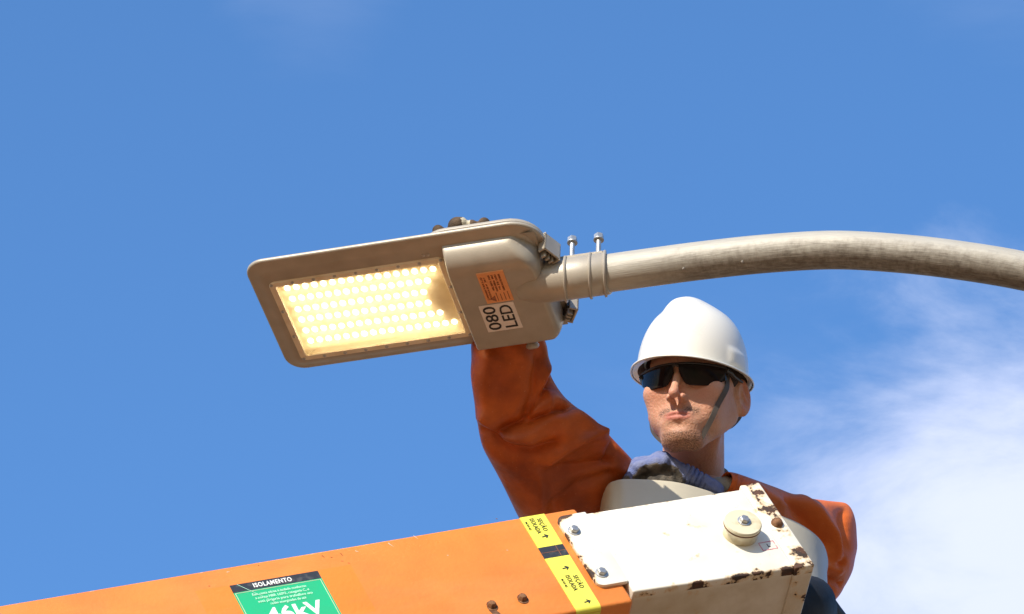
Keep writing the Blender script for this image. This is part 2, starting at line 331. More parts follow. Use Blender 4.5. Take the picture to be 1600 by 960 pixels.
M = dict(
    orange=mat('orange_paint', (.8, .3, .06), .42, extra=x_orange),
    white=mat('chipped_white_paint', (.8, .77, .68), .35, extra=x_white),
    pipe=mat('galvanised_pipe', (.5, .48, .43), .55, .15, extra=x_pipe),
    sleeve=mat('orange_rubber', (.62, .12, .015), .47, spec=.35, extra=x_sleeve),
    skin=mat('skin', (.58, .33, .22), .52, spec=.35, sss=(.25, (1, .35, .2), .008), extra=x_skin),
    glove=mat('glove_knit', (.2, .25, .5), .9, spec=.2, extra=x_glove),
    alu=mat('grey_powder_coat', (.44, .395, .325), .42, .15, var=(25, (.37, .33, .265), .35, .7), bump=(500, .0002)),
    steel=mat('zinc_steel', (.58, .575, .55), .45, .85, var=(80, (.42, .40, .37), .4, .7)),
    bucket=mat('cream_fibreglass', (.56, .52, .41), .32, var=(7, (.50, .46, .36), .4, .75), bump=(60, .0004)),
    helmet=mat('white_plastic', (.80, .775, .70), .26, var=(22, (.64, .60, .50), .55, .85), coat=.2),
    black=mat('black_rubber', (.010, .010, .010), .6, spec=.3, var=(18, (.03, .027, .024), .5, .75), bump=(70, .001)),
    dark=mat('dark_plastic', (.02, .02, .022), .35, var=(40, (.045, .04, .035), .5, .7)),
    strap=mat('grey_webbing', (.10, .085, .075), .8, bump=(700, .0006)),
    shirt=mat('grey_cloth', (.42, .40, .33), .9, var=(30, (.34, .32, .26), .35, .7), bump=(300, .0008)),
    jeans=mat('dark_cloth', (.05, .06, .09), .9, bump=(300, .0008)),
    hair=mat('brown_hair', (.045, .025, .014), .7, bump=(400, .002)),
    yellow=mat('yellow_tape', (.82, .78, .09), .35, var=(30, (.74, .68, .10), .45, .75)),
    tapeblack=mat('black_tape', (.03, .032, .036), .4, var=(90, (.07, .07, .07), .5, .7)),
    ink=mat('black_ink', (.012, .012, .012), .5, var=(200, (.03, .03, .03), .4, .7)),
    white_ink=mat('white_ink', (.85, .86, .84), .45, var=(200, (.7, .72, .7), .5, .8)),
    pale_ink=mat('pale_green_ink', (.45, .80, .58), .45, var=(200, (.45, .78, .6), .4, .7)),
    green=mat('green_label', (.02, .44, .19), .35, var=(20, (.03, .40, .17), .4, .7)),
    pinkink=mat('pink_ink', (.62, .16, .22), .5, var=(150, (.8, .6, .55), .5, .7)),
    orangelabel=mat('orange_label', (.85, .36, .13), .5, var=(40, (.78, .32, .12), .4, .7)),
    paper=mat('white_label', (.82, .76, .70), .5, var=(40, (.76, .7, .63), .4, .7)),
    brownink=mat('brown_ink', (.30, .10, .04), .5, var=(150, (.4, .15, .06), .4, .7)),
    rust=mat('rusty_steel', (.13, .055, .025), .75, .3, var=(90, (.30, .15, .07), .4, .65), bump=(150, .001)),
    ivory=mat('ivory_enamel', (.66, .61, .44), .3, var=(40, (.50, .42, .24), .5, .7), coat=.3),
    reflector=mat('cream_reflector', (.86, .78, .60), .4, var=(30, (.74, .62, .42), .4, .7)),
    concrete=mat('concrete', (.36, .34, .31), .85, var=(5, (.27, .25, .22), .35, .7), bump=(40, .003)),
)
# dark reflective glasses
M['lens'] = mat('dark_lens', (.008, .006, .006), .05, spec=.2, var=(30, (.02, .012, .01), .4, .7))
def emis(name, col, st):
    m = mat(name, col, .5); b = m.node_tree.nodes['Principled BSDF']; b.inputs['Emission Color'].default_value = (*col, 1); b.inputs['Emission Strength'].default_value = st; return m
M['led'] = emis('lit_led', (1, .84, .56), 7)
def pane():
    m = bpy.data.materials.new('clear_pane'); m.use_nodes = True; T = m.node_tree; n = T.nodes; L = T.links; n.clear(); q = NB(T)
    o = n.new('ShaderNodeOutputMaterial'); tr = n.new('ShaderNodeBsdfTransparent'); tr.inputs[0].default_value = (1, .97, .9, 1)
    tl = n.new('ShaderNodeBsdfTranslucent'); tl.inputs[0].default_value = (1, .88, .62, 1); gl = n.new('ShaderNodeBsdfGlossy'); gl.inputs['Roughness'].default_value = .12
    t = n.new('ShaderNodeTexCoord'); f = q.rng(q.noise(t.outputs['Object'], 30, 4), .3, .7, .37, .47)
    a = n.new('ShaderNodeMixShader'); L.new(f, a.inputs[0]); L.new(tr.outputs[0], a.inputs[1]); L.new(tl.outputs[0], a.inputs[2])
    c = n.new('ShaderNodeMixShader'); c.inputs[0].default_value = .06; L.new(a.outputs[0], c.inputs[1]); L.new(gl.outputs[0], c.inputs[2]); L.new(c.outputs[0], o.inputs[0]); return m
M['pane'] = pane()
gb = M['glove'].copy(); gb.name = 'glove_beige'
for n_ in gb.node_tree.nodes:
    if n_.type == 'MIX' and tuple(round(v, 2) for v in n_.inputs[6].default_value[:3]) == (.13, .17, .36): n_.inputs[6].default_value = (.42, .38, .28, 1); n_.inputs[7].default_value = (.55, .50, .38, 1)
    if n_.type == 'MIX' and tuple(round(v, 3) for v in n_.inputs[6].default_value[:3]) == (.055, .05, .045): n_.inputs[6].default_value = (.05, .036, .026, 1); n_.inputs[7].default_value = (.13, .09, .06, 1)
M['glove_beige'] = gb

# ================================================================== the setting
def x_ground(T, b, c, t):
    q = NB(T); o = t.outputs['Object']
    base = q.mix(q.rng(q.noise(o, .35, 8, .6), .35, .65), (.27, .130, .055), (.20, .105, .045)); base = q.mix(q.rng(q.noise(o, 6, 8), .45, .7), base, (.30, .16, .075))
    base = q.mix(q.rng(q.noise(o, .03, 4), .55, .65), base, (.10, .12, .035)); T.links.new(base, b.inputs['Base Color']); q.bump(q.noise(o, 8, 8), .05, b)
gm = mat('earth_ground', (.42, .26, .14), .95, extra=x_ground)
g = obj('ground', [(-2500, -2500, 0), (2500, -2500, 0), (2500, 2500, 0), (-2500, 2500, 0)], [(0, 1, 2, 3)], gm); g['kind'] = 'structure'

# ================================================================== street lamp
LF = Fr(P(640, 465, 7.20), D3(475, -70, -101), D3(62, 162, 180), 7.20 / 6.95)     # x along the head, y away from the camera, z up
# arm and pole path: the arm curve seen in the photo, then down to a concrete pole beyond the frame
arm_px = [(945, 428), (1020, 417.5), (1100, 407), (1200, 396.5), (1303, 391), (1400, 396), (1491, 406), (1600, 424), (1730, 455), (1880, 505), (2050, 580), (2240, 690)]
arm = [P(x, y, 7.166 - .205 * (x - 640) * .00111) for x, y in arm_px]
armS = spline(arm, 90)
polex = armS[-1]
lamp = thing('street_lamp', 'lit rectangular grey LED street lamp clamped on a curved galvanised pipe arm', 'street lamp', (polex[0], polex[1], 0))
def tube_lc(name, pts, r, m, parent, x0, seg=40):
    pts = np.array(pts); n = len(pts); t = np.gradient(pts, axis=0); t /= np.linalg.norm(t, axis=1)[:, None]
    side = np.cross(t, [0, 0, 1.0]); side /= np.linalg.norm(side, axis=1)[:, None]; up = np.cross(side, t)
    d = np.concatenate([[0], np.cumsum(np.linalg.norm(np.diff(pts, axis=0), axis=1))]) + x0; V = []; L = []; Fc = []
    for i in range(n):
        for k in range(seg):
            a = 2 * pi * k / seg; V.append(pts[i] + r * (cos(a) * up[i] + sin(a) * side[i])); L.append((d[i], cos(a), sin(a)))
    for i in range(n - 1):
        for k in range(seg):
            k2 = (k + 1) % seg; Fc.append((i * seg + k, i * seg + k2, (i + 1) * seg + k2, (i + 1) * seg + k))
    Fc.append(tuple(range(seg))); Fc.append(tuple((n - 1) * seg + k for k in range(seg))[::-1])
    return obj(name, V, Fc, m, parent, lc=L, smooth=50)
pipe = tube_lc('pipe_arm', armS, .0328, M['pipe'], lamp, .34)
mb = MB(); mb.lathe((polex[0] + .10, polex[1] - .02, 0), (0, 0, 1), [(.19, 0), (.13, polex[2] + .9), (.12, polex[2] + .92)], 28)
mb.build('pole', M['concrete'], lamp)
mb = MB()
for dz in (-.03, .05): mb.lathe((polex[0] + .10, polex[1] - .02, polex[2] + dz), (0, 0, 1), [(.150, 0), (.150, .03)], 28)
mb.build('bracket', M['steel'], lamp)
# welded studs and a scratch mark on the arm
fr_arm = LF
mb = MB()
for (px, py) in ((1063, 417), (1162, 427)):
    mb = MB()
    i = int(np.argmin([abs(P_[0] - P(px, py, 7.08)[0]) for P_ in armS])); c = armS[i]; t_ = nrm(armS[i + 1] - armS[i]); v = nrm(P(px, py, 7.1) - P(px, 397 + (1200 - px) * .09, 7.1)); 
    view = -AZ; ring = nrm(view * .93 + v * .3); mb.lathe(c + ring * .032, ring, [(.0026, 0), (.0026, .002), (.001, .003)], 10); mb.build('rivet', M['concrete'], pipe)

# --- lamp head: flange
outl = rrect(-.251, .255, -.139, .139, .03, 8, rs=(.075, .034, .034, .055))
n0 = len(outl); O = np.array(outl); cen = np.array([0, 0])
def inset(pts, d):
    pts = np.array(pts); n = len(pts); o = []
    for i in range(n):
        a, b, c = pts[i - 1], pts[i], pts[(i + 1) % n]; e1 = nrm(b - a) if np.linalg.norm(b - a) > 1e-9 else nrm(c - b); e2 = nrm(c - b) if np.linalg.norm(c - b) > 1e-9 else e1
        nn_ = np.array([-(e1 + e2)[1], (e1 + e2)[0]]); nn_ = nn_ / max(np.linalg.norm(nn_), 1e-9); o.append(b + nn_ * d)
    return np.array(o)
rings = [(0.0, .004), (.0015, .001), (.004, 0), (.007, .0005), (.016, -.0035), (.028, -.006)]
mb = MB(LF); V = []; Fc = []
prof = [(.0335, .004), (.0335, -.0064), (.028, -.0065), (.018, -.0045), (.010, -.0005), (.004, .0), (.0012, .001), (0, .003), (0, .0062), (.0015, .0078), (.006, .0085)]
LX0, LX1, LY0, LY1 = -.220, .084, -.094, .108
recess = rrect(LX0 + .003, LX1 - .003, LY0 + .003, LY1 - .003, .012, 8)
for d, z in prof:
    q = recess if d > .03 else inset(outl, d); V += [(x, y, z) for x, y in q]
for i in range(len(prof) - 1):
    for k in range(n0):
        k2 = (k + 1) % n0; Fc.append((i * n0 + k, i * n0 + k2, (i + 1) * n0 + k2, (i + 1) * n0 + k)[::-1])
Fc.append(tuple(range(n0))); Fc.append(tuple((len(prof) - 1) * n0 + k for k in range(n0))[::-1])
mb.add(V, [f[::-1] for f in Fc]); housing = mb.build('housing', M['alu'], lamp, smooth=50)
# --- top cover (domed lid), a thin finned heat sink towards the tip
mb = MB(LF); cov = rrect(.045, .253, -.137, .137, .03, 8, rs=(.073, .05, .05, .055)); V = []; Fc = []; nC = len(cov)
profC = [(.001, .0092), (0, .0100), (0, .0145), (.002, .0170), (.008, .0195), (.02, .0225), (.04, .024)]
for d, z in profC:
    q = inset(cov, d); V += [(x, y, z) for x, y in q]
for i in range(len(profC) - 1):
    for k in range(nC):
        k2 = (k + 1) % nC; Fc.append((i * nC + k, i * nC + k2, (i + 1) * nC + k2, (i + 1) * nC + k))
Fc.append(tuple((len(profC) - 1) * nC + k for k in range(nC))); Fc.append(tuple(range(nC))[::-1]); mb.add(V, Fc)
mb.build('cover', M['alu'], lamp, smooth=50)
mb = MB(LF)
for i in range(12): mb.box(-.21 + i * .021, -.207 + i * .021, -.10, .10, .0085, .020, .0008, 1)
mb.build('heat_sink', M['alu'], lamp)
# --- gear compartment bulging below the flange
bx0, bx1, by0, by1, bh = .087, .244, -.117, .118, .041
nx, ny = 60, 80; V = []; Fc = []
def bulge(x, y):
    def e(t, r, p=2.2): t = min(max(t / r, 0), 1); return (1 - (1 - t) ** p) ** (1 / p)
    xr = bx1 - .035 * max(0, (y - .085) / .045) ** 2 - .03 * max(0, (-.06 - y) / .05) ** 2
    h = e(y - by0, .047, 2.0) * e(by1 - y, .016) * e(x - bx0, .007) * e(xr - x, .016)
    return h
for i in range(nx + 1):
    for j in range(ny + 1):
        u = i / nx; v = j / ny; u = u + .10 * sin(2 * pi * u) * -1 / (1) * .9; v = v - .09 * sin(2 * pi * v)
        x = bx0 + (bx1 - bx0) * u; y = by0 + (by1 - by0) * v; V.append((x, y, -.004 - bh * bulge(x, y)))
for i in range(nx):
    for j in range(ny): a = i * (ny + 1) + j; Fc.append((a, a + 1, a + ny + 2, a + ny + 1))
mb = MB(LF); mb.add(V, Fc); mb.build('gear_compartment', M['alu'], lamp, smooth=60)
# --- lens: gasket frame, pane, reflector, leds, screws
LX0, LX1, LY0, LY1 = -.220, .084, -.094, .108
lens = None
fo = rrect(LX0, LX1, LY0, LY1, .012, 5); fi = inset(fo, .013); fm = inset(fo, .0115); nf = len(fo)
V = [(x, y, -.006) for x, y in fo] + [(x, y, -.0095) for x, y in inset(fo, .0015)] + [(x, y, -.0095) for x, y in fm] + [(x, y, -.007) for x, y in fi] + [(x, y, .0012) for x, y in fi]
Fc = [(r * nf + k, r * nf + (k + 1) % nf, (r + 1) * nf + (k + 1) % nf, (r + 1) * nf + k) for r in range(4) for k in range(nf)]
mb = MB(LF); mb.add(V, Fc); lens = mb.build('lens_frame', M['reflector'], lamp, smooth=40)
mb = MB(LF); mb.add([(x, y, -.0095) for x, y in inset(fo, .0128)], [tuple(range(nf))]); mb.build('pane', M['pane'], lens)
mb = MB(LF); rf = inset(fo, .004)
mb.add([(x, y, .0010) for x, y in rf], [tuple(range(nf))]); mb.build('reflector', M['reflector'], lens)
rows = [(448.7, 451, 676.4, 421, 17), (457, 467.5, 668, 439, 16), (465.6, 484, 662, 457, 15), (471.5, 500, 669, 473.5, 15), (478, 517, 687.6, 489, 16), (485.5, 533, 710, 503.5, 17)]
ledmb = None
for (xa, ya, xb, yb, k) in rows:
    a = np.array(LF.pix(xa, ya, 0.)); b = np.array(LF.pix(xb, yb, 0.))
    for i in range(k):
        p = a + (b - a) * i / (k - 1)
        if ledmb is None:
            mb = MB(LF); mb.lathe((p[0], p[1], .0009), (0, 0, -1), [(.0050, -.0002), (.0049, .0008), (.0040, .0018), (.0012, .0024)], 14); mb.v = [(a_[0], p[1] + (a_[1] - p[1]) * 1.25, a_[2]) for a_ in mb.v]; led0 = mb.build('led', M['led'], lens, smooth=60); ledmb = p; base_loc = led0.location.copy()
        else:
            c = led0.copy(); COL.objects.link(c); c.parent = lens; dv = LF.sc * (LF.x * (p[0] - ledmb[0]) + LF.y * (p[1] - ledmb[1])); c.location = base_loc + Vector(dv)
sc0 = None
ptsS = [(LX0 + .006 + i * (LX1 - LX0 - .012) / 8, yy) for yy in (LY0 + .006, LY1 - .006) for i in range(9)] + [(xx, LY0 + (LY1 - LY0) * f) for xx in (LX0 + .006, LX1 - .006) for f in (.36, .68)]
for p in ptsS:
    if sc0 is None:
        mb = MB(LF); mb.lathe((p[0], p[1], -.0095), (0, 0, -1), [(.0032, -.0006), (.0032, .0008), (.0022, .0018), (.0008, .0018), (.0006, .0008)], 12); sc0 = mb.build('screw', M['steel'], lens, smooth=40); p0 = p; bl = sc0.location.copy()
    else:
        c = sc0.copy(); COL.objects.link(c); c.parent = lens; c.location = bl + Vector(LF.sc * (LF.x * (p[0] - p0[0]) + LF.y * (p[1] - p0[1])))
for (px, py) in ((661, 400), (668.5, 399), (715, 526), (721.5, 525)):
    x, y = LF.pix(px, py, -.007); mb = MB(LF); mb.lathe((x, y, -.0058), (0, 0, -1), [(.0030, 0), (.0028, .0018), (.0012, .0028)], 12); mb.build('rivet', M['steel'], housing)
# --- labels under the compartment
lz = -.0455
def on_l(px, py): return LF.pix(px, py, lz)
ax, ay = on_l(746.5, 427); bx_, by_ = on_l(802, 468)
lab = MB(LF).box(.112, .158, -.058, .018, lz - .0006, lz + .0005); 
mb = MB(LF); c4 = [on_l(745, 427.5), on_l(786, 423.5), on_l(803, 468.5), on_l(760, 475)]
def plate4(c4, z0, z1):
    x0 = (c4[0][0] + c4[3][0]) / 2; x1 = (c4[1][0] + c4[2][0]) / 2; y0 = (c4[0][1] + c4[1][1]) / 2; y1 = (c4[2][1] + c4[3][1]) / 2
    return x0, x1, y0, y1
x0, x1, y0, y1 = plate4(c4, 0, 0); mb.box(x0, x1, y0, y1, lz - .0006, lz + .002); rl = mb.build('rating_label', M['orangelabel'], lamp, label='orange rating label with fine print and a warning triangle')
RD = (0, -1, 0); UP = (-1, 0, 0)
lines = ['LUMINARIA PUBLICA LED', 'POTENCIA 80 W   220 V', 'FREQ. 50/60 Hz   FP 0,98', 'FLUXO 12000 lm   4000 K', 'IP 66   IK 08   CLASSE I', 'FABRICADO NO BRASIL']
xx = [.12, .23, .42, .54, .66, .80]
for i, s in enumerate(lines):
    L_ = (y1 - y0); hh = [.84, .80, .50, .55, .50, .55, .55][i]
    text(s, LF, x0 + (x1 - x0) * xx[i] + .0, (y0 + y1) / 2 if i < 2 else (y0 + L_ * (.36 if i % 2 else .34)), lz - .0008, .0046, RD, UP, 'lettering', M['brownink'], rl, width=L_ * hh * (.9 if i < 2 else 1))
mb = MB(LF); tx, ty = x0 + (x1 - x0) * .20, y1 - .011
mb.prism([(x0 + .007, y1 - .010), (x0 + .017, y1 - .017), (x0 + .017, y1 - .003)], lz - .0012, lz - .0005); mb.build('warning_triangle', M['brownink'], rl)
for i in range(7):
    mb = MB(LF); mb.box(x0 + .020 + i * .0032, x0 + .0212 + i * .0032, y1 - .024 + (i % 3) * .002, y1 - .004, lz - .0011, lz - .0005)
    if i in (0, 2, 4, 6): mb.build('print_line', M['brownink'], rl)
c4 = [on_l(748, 479), on_l(802, 471), on_l(817, 512), on_l(762.5, 519)]; x0, x1, y0, y1 = plate4(c4, 0, 0)
mb = MB(LF); mb.box(x0, x1, y0, y1, lz - .0006, lz + .002); wl = mb.build('number_label', M['paper'], lamp, label='white label reading 080 LED in black')
text('080', LF, x0 + (x1 - x0) * .275, (y0 + y1) / 2, lz - .0009, .0300, RD, UP, 'lettering', M['ink'], wl, bold=.0002, width=(y1 - y0) * .88)
text('LED', LF, x0 + (x1 - x0) * .735, (y0 + y1) / 2, lz - .0009, .0300, RD, UP, 'lettering', M['ink'], wl, bold=.0002, width=(y1 - y0) * .84)
# --- spigot with clamp bands and long bolts
mb = MB(LF); zc = -.010
ax0 = LF.pix(882, 437, zc); axdir = LF.pix(948, 428, zc); AXY = np.array([axdir[0] - ax0[0], axdir[1] - ax0[1], 0]); AXY /= np.linalg.norm(AXY)
S0 = np.array([ax0[0], ax0[1], zc])
# real direction of the arm at its start, in the lamp frame
ad = armS[1] - armS[0]; AD = nrm([ad @ LF.x, ad @ LF.y, ad @ LF.z]); a0 = armS[0] - LF.o; A0 = np.array([a0 @ LF.x, a0 @ LF.y, a0 @ LF.z]) / LF.sc
def along(s): return A0 + AD * s
prof_r = [(-.152, .014), (-.146, .023), (-.125, .031), (-.10, .0345), (-.06, .0352), (.004, .0352), (.006, .0335)]
mb.tube([along(s) for s, r in prof_r], [r for s, r in prof_r], 40); spig = mb.build('spigot', M['alu'], lamp, smooth=50)
for s in (-.066, -.024, .001):
    mb = MB(LF); c = along(s); tilt = nrm(AD + np.array([0, .16, .0]))
    mb.lathe(c - tilt * .002, tilt, [(.0345, 0), (.0385, .0003), (.0395, .002), (.0385, .0042), (.0345, .0045)], 44); mb.build('clamp_band', M['alu'], lamp, smooth=50)
mb = MB(LF)
up = nrm(np.array([0, 0, 1.0]) - AD[2] * AD); sd = np.cross(AD, up)
p0, p1 = along(-.10), along(.001); off = up * .031 - np.cross(AD, up) * .0
side = -1 if (np.cross(AD, up))[1] > 0 else 1
off = up * .028 + np.cross(AD, up) * .021 * side
mb.tube([p0 + off, p1 + off], .0035, 8); mb.build('clamp_rib', M['alu'], lamp)
for s, h in ((-.057, .058), (-.012, .056)):
    mb = MB(LF); b0 = along(s) + up * .030; mb.tube([b0, b0 + up * h], .0043, 14); bo = mb.build('bolt', M['steel'], lamp)
    mb = MB(LF); t0 = b0 + up * (h - .006); mb.lathe(t0 - up * .003, up, [(.0088, 0), (.0088, .0016)], 20); mb.lathe(t0, up, [(.0084, 0), (.0084, .0075), (.0074, .009), (.001, .0092)], 6); mb.build('nut', M['steel'], bo, smooth=20)
# --- latches at the neck end
def latch(x, y, ang, sc_):
    mb = MB(Fr(LF.w(np.array([x, y, 0.0])), LF.x * cos(ang) + LF.y * sin(ang), -LF.x * sin(ang) + LF.y * cos(ang)))
    mb.box(0, .004, -.020 * sc_, .020 * sc_, -.020, .016, .001, 1)
    mb.box(-.012, .004, -.020 * sc_, -.016 * sc_, -.020, .018, .001, 1); mb.box(-.014, .004, .016 * sc_, .020 * sc_, -.022, .012, .001, 1)
    mb.box(-.02, .002, -.018 * sc_, .018 * sc_, .010, .013, .0008, 1)
    a = mb.build('latch', M['alu'], lamp, smooth=30)
    for k in range(3):
        m2 = MB(mb.fr); m2.box(-.013, -.004, (-.011 + k * .009) * sc_, (-.007 + k * .009) * sc_, -.026, -.012, .0006, 1); m2.build('latch_tooth', M['alu'], a)
    m2 = MB(mb.fr); m2.box(-.016, -.001, -.015 * sc_, .015 * sc_, -.012, .008, .001, 1); m2.build('latch_core', M['dark'], a)
latch(.262, -.072, radians(-28), 1.0); latch(.262, .083, radians(30), .9)
mb = MB(LF); gx, gy = LF.pix(826, 517, -.012)
mb.lathe((.180, .119, -.020), nrm([.05, .8, -1]), [(.011, -.008), (.011, .004), (.0095, .0045), (.0095, .006), (.011, .0065), (.011, .009), (.0095, .0095), (.0095, .012), (.0112, .0125), (.0112, .017), (.008, .020)], 24); mb.build('cable_gland', M['alu'], lamp, smooth=40)

# ================================================================== aerial lift
BF = Fr(P(1000, 850, 6.85), D3(1, -.146, .45), D3(.54, .84, -.927), 6.85 / 7.0)   # x along the boom, y down the side face, z into the boom
lift = thing('aerial_lift', 'orange insulated lift boom with chipped white tip and cream bucket carrying the worker', 'aerial lift', (-3.6, 4.6, 0))
TH = .158
def section(fr, x0, x1, ya, yb, z0, z1, bev, name, m, tab=None, **k):
    mb = MB(fr); yb = yb if hasattr(yb, '__len__') else (yb, yb); ya = ya if hasattr(ya, '__len__') else (ya, ya)
    mb.prism([(x0, ya[0]), (x1, ya[1]), (x1, yb[1]), (x0, yb[0])], z0, z1, bev, 3); return mb.build(name, m, lift, smooth=35, **k)
boom = section(BF, -4.6, -.0705, -.1112, .1285, 0, TH + .01, .007, 'boom', M['orange'])
tip = section(BF, -.0635, .236, (-.0905, -.0850), (.1095, .1215), -.003, TH - .004, .004, 'boom_tip', M['white'])
fl = section(BF, .2345, .2725, -.0925, .1245, -.0055, TH - .002, .003, 'end_flange', M['white'])
pl = MB(BF).prism(rrect(-.119, -.0625, -.0905, .0865, .012, 5, rs=(.003, .014, .014, .003)), -.0068, .001, .0012, 2, False).build('mounting_plate', M['white'], lift, smooth=35)
def bolt(x, y, z, parent, r=.0085, m='steel', name='bolt', washer=True):
    mb = MB(BF)
    if washer: mb.lathe((x, y, z), (0, 0, -1), [(r * 1.35, -.001), (r * 1.35, .0016), (r * 1.1, .002)], 24)
    mb.lathe((x, y, z - .0018), (0.1, 0.05, -1), [(r, 0), (r, r * .55), (r * .8, r * .75), (r * .15, r * .78)], 6)
    return mb.build(name, M[m], parent, smooth=25)
for x, y in (BF.pix(897, 829, -.008), BF.pix(940, 895, -.008)): bolt(x, y, -.0068, pl, .0082)
bx, by = BF.pix(1214, 818, -.006)
mb = MB(BF); mb.lathe((bx, by, -.005), (0, 0, -1), [(.0105, 0), (.0105, .003), (.008, .0075), (.003, .0095)], 20); mb.build('rivet', M['rust'], fl, smooth=40)
# round knob
kx, ky = BF.pix(1156.5, 834, -.005)
mb = MB(BF)
R = .0325
mb.lathe((kx, ky, -.001), (0, 0, -1), [(R * .93, -.004), (R * .93, .004), (R * .88, .010), (R * .88, .016), (R * .93, .0195), (R, .021), (R * 1.0, .0222), (R * .97, .0232), (R * .97, .0245), (R, .0255), (R, .0285), (R * .95, .0305), (R * .2, .0312)], 48)
kn = mb.build('round_cap', M['ivory'], lift, smooth=40, label='round ivory cap held by one hex bolt')
mb = MB(BF); mb.lathe((kx, ky, -.0242), (0, 0, -1), [(R * 1.004, -.0008), (R * 1.004, .0008)], 48); mb.build('seam', M['rust'], kn)
bolt(kx + .002, ky - .001, -.0318, kn, .0088)
# pink stamp
sx, sy = BF.pix(1200, 853, -.003)
mb = MB(BF)
def ringrect(mb, x0, x1, y0, y1, t, z0, z1):
    mb.box(x0, x1, y0, y0 + t, z0, z1); mb.box(x0, x1, y1 - t, y1, z0, z1); mb.box(x0, x0 + t, y0 + t, y1 - t, z0, z1); mb.box(x1 - t, x1, y0 + t, y1 - t, z0, z1)
ringrect(mb, sx - .0145, sx + .0145, sy - .010, sy + .010, .0012, -.0036, -.0025); st = mb.build('stamp', M['pinkink'], tip)
text('L', BF, sx + .001, sy, -.0034, .011, (1, 0, 0), (0, -1, 0), 'lettering', M['strap'], tip)
# yellow tape with black middle
tx0, tx1 = -.1772, -.1315
def tape(y0, y1, m, name='warning_tape'): return MB(BF).box(tx0, tx1, y0, y1, -.0012, .0005).build(name, M[m], lift, smooth=20)
t1 = tape(-.1075, -.0299, 'yellow'); tb = tape(-.0295, -.0025, 'tapeblack', 'black_tape'); t2 = tape(-.0021, .1225, 'yellow')
mb = MB(BF); mb.box(tx0, tx1, .128, .1298, .008, .055); mb.build('warning_tape', M['yellow'], lift); mb = MB(BF); mb.box(tx0, tx1, .128, .1297, .0555, .13); mb.build('black_tape', M['tapeblack'], lift)
mb = MB(BF); k_ = 6
for i in range(k_):                                       # tape wrapped round the rounded lower edge
    a0_, a1_ = radians(90 * i / k_), radians(90 * (i + 1) / k_); r_ = .0082; cy_, cz_ = .1215, .007
    q0 = (cy_ + r_ * sin(a0_), cz_ - r_ * cos(a0_)); q1 = (cy_ + r_ * sin(a1_), cz_ - r_ * cos(a1_))
    mb.add([(tx0, q0[0], q0[1]), (tx1, q0[0], q0[1]), (tx1, q1[0], q1[1]), (tx0, q1[0], q1[1])], [(0, 1, 2, 3)])
mb.build('warning_tape', M['yellow'], lift, smooth=180)
mb = MB(BF); 
for i, (yy, xx_) in enumerate(((-.016, None), (None, -.146))):
    if yy: mb.box(tx0 + .001, tx1 - .001, yy, yy + .0006, -.0016, -.0009)
    else: mb.box(xx_, xx_ + .0006, -.0290, -.0165, -.0016, -.0009); mb.box(xx_, xx_ + .0006, -.0150, -.003, -.0016, -.0009)
mb.build('tape_line', M['brownink'], tb)
RB, UB = (0, 1, 0), (1, 0, 0)
def tape_text(x, y, par, flip=1):
    text('SEÇÃO', BF, x + .0085, y, -.0016, .0115, RB, UB, 'lettering', M['ink'], par, width=.031, space=1.15)
    text('ISOLADA', BF, x - .0045, y, -.0016, .0115, RB, UB, 'lettering', M['ink'], par, width=.037, space=1.2)
    text('46 kV AC', BF, x - .0165, y - .002, -.0016, .0055, RB, UB, 'lettering', M['ink'], par)
def arrow(x, y, par):
    mb = MB(BF); z0, z1 = -.0017, -.0010; c, s = cos(radians(-8)), sin(radians(-8))
    def R_(pts): return [(x + a * c - b * s, y + a * s + b * c) for a, b in pts]
    mb.prism(R_([(-.0062, -.0012), (.004, -.0012), (.004, .0012), (-.0062, .0012)]), z0, z1)
    mb.prism(R_([(.0062, 0), (.0045, .0014), (-.0008, -.0038), (.0008, -.0052)]), z0, z1 - .0001); mb.prism(R_([(.0063, 0), (.0008, .0052), (-.0008, .0038), (.0045, -.0014)]), z0 - .0001, z1)
    mb.build('arrow', M['ink'], par)
tape_text(-.155, -.082, t1); arrow(*BF.pix(852, 838, -.0015), t1)
arrow(*BF.pix(884, 887.5, -.0015), t2); tape_text(-.153, .063, t2); arrow(*BF.pix(918, 940, -.0015), t2)
# green insulation label
gx0, gx1, gy0, gy1 = -.7172, -.5625, -.0648, .105
mb = MB(BF); mb.box(gx0, gx1, gy0 + .0185, gy1, -.0012, .0005); gl_ = mb.build('insulation_label', M['green'], lift, label='green and black ISOLAMENTO 46kV label')
mb = MB(BF); mb.box(gx0, gx1, gy0, gy0 + .0182, -.0012, .0005); mb.build('label_header', M['tapeblack'], gl_)
RH, UH = (1, 0, 0), (0, -1, 0)
gc = (gx0 + gx1) / 2
text('ISOLAMENTO', BF, gc - .006, gy0 + .0098, -.0015, .0135, RH, UH, 'lettering', M['white_ink'], gl_, bold=.0003, width=.067, space=1.15)
for i, (s, wd) in enumerate((('Esta cesta aérea é isolada conforme', .094), ('a norma NBR 16092, categoria C, e', .094), ('está própria para trabalhos em', .095), ('redes energizadas de até', .062))):
    text(s, BF, gc - .002 + .002 * i, gy0 + .030 + i * .0088, -.0015, .0078, RH, UH, 'lettering', M['pale_ink'], gl_, bold=.00012, width=wd)
text('46kV', BF, gc + .005, gy0 + .0845, -.0015, .044, RH, UH, 'lettering', M['white_ink'], gl_, bold=.0013, width=.098, space=1.06)
mb = MB(BF); mb.add([(gx0 + .012, gy0 + .001, -.0019), (gx0 + .0132, gy0 + .001, -.0019), (gx0 + .062, gy0 + .058, -.0019), (gx0 + .0612, gy0 + .058, -.0019)], [(0, 1, 2, 3)]); mb.build('scratch', M['pale_ink'], gl_)
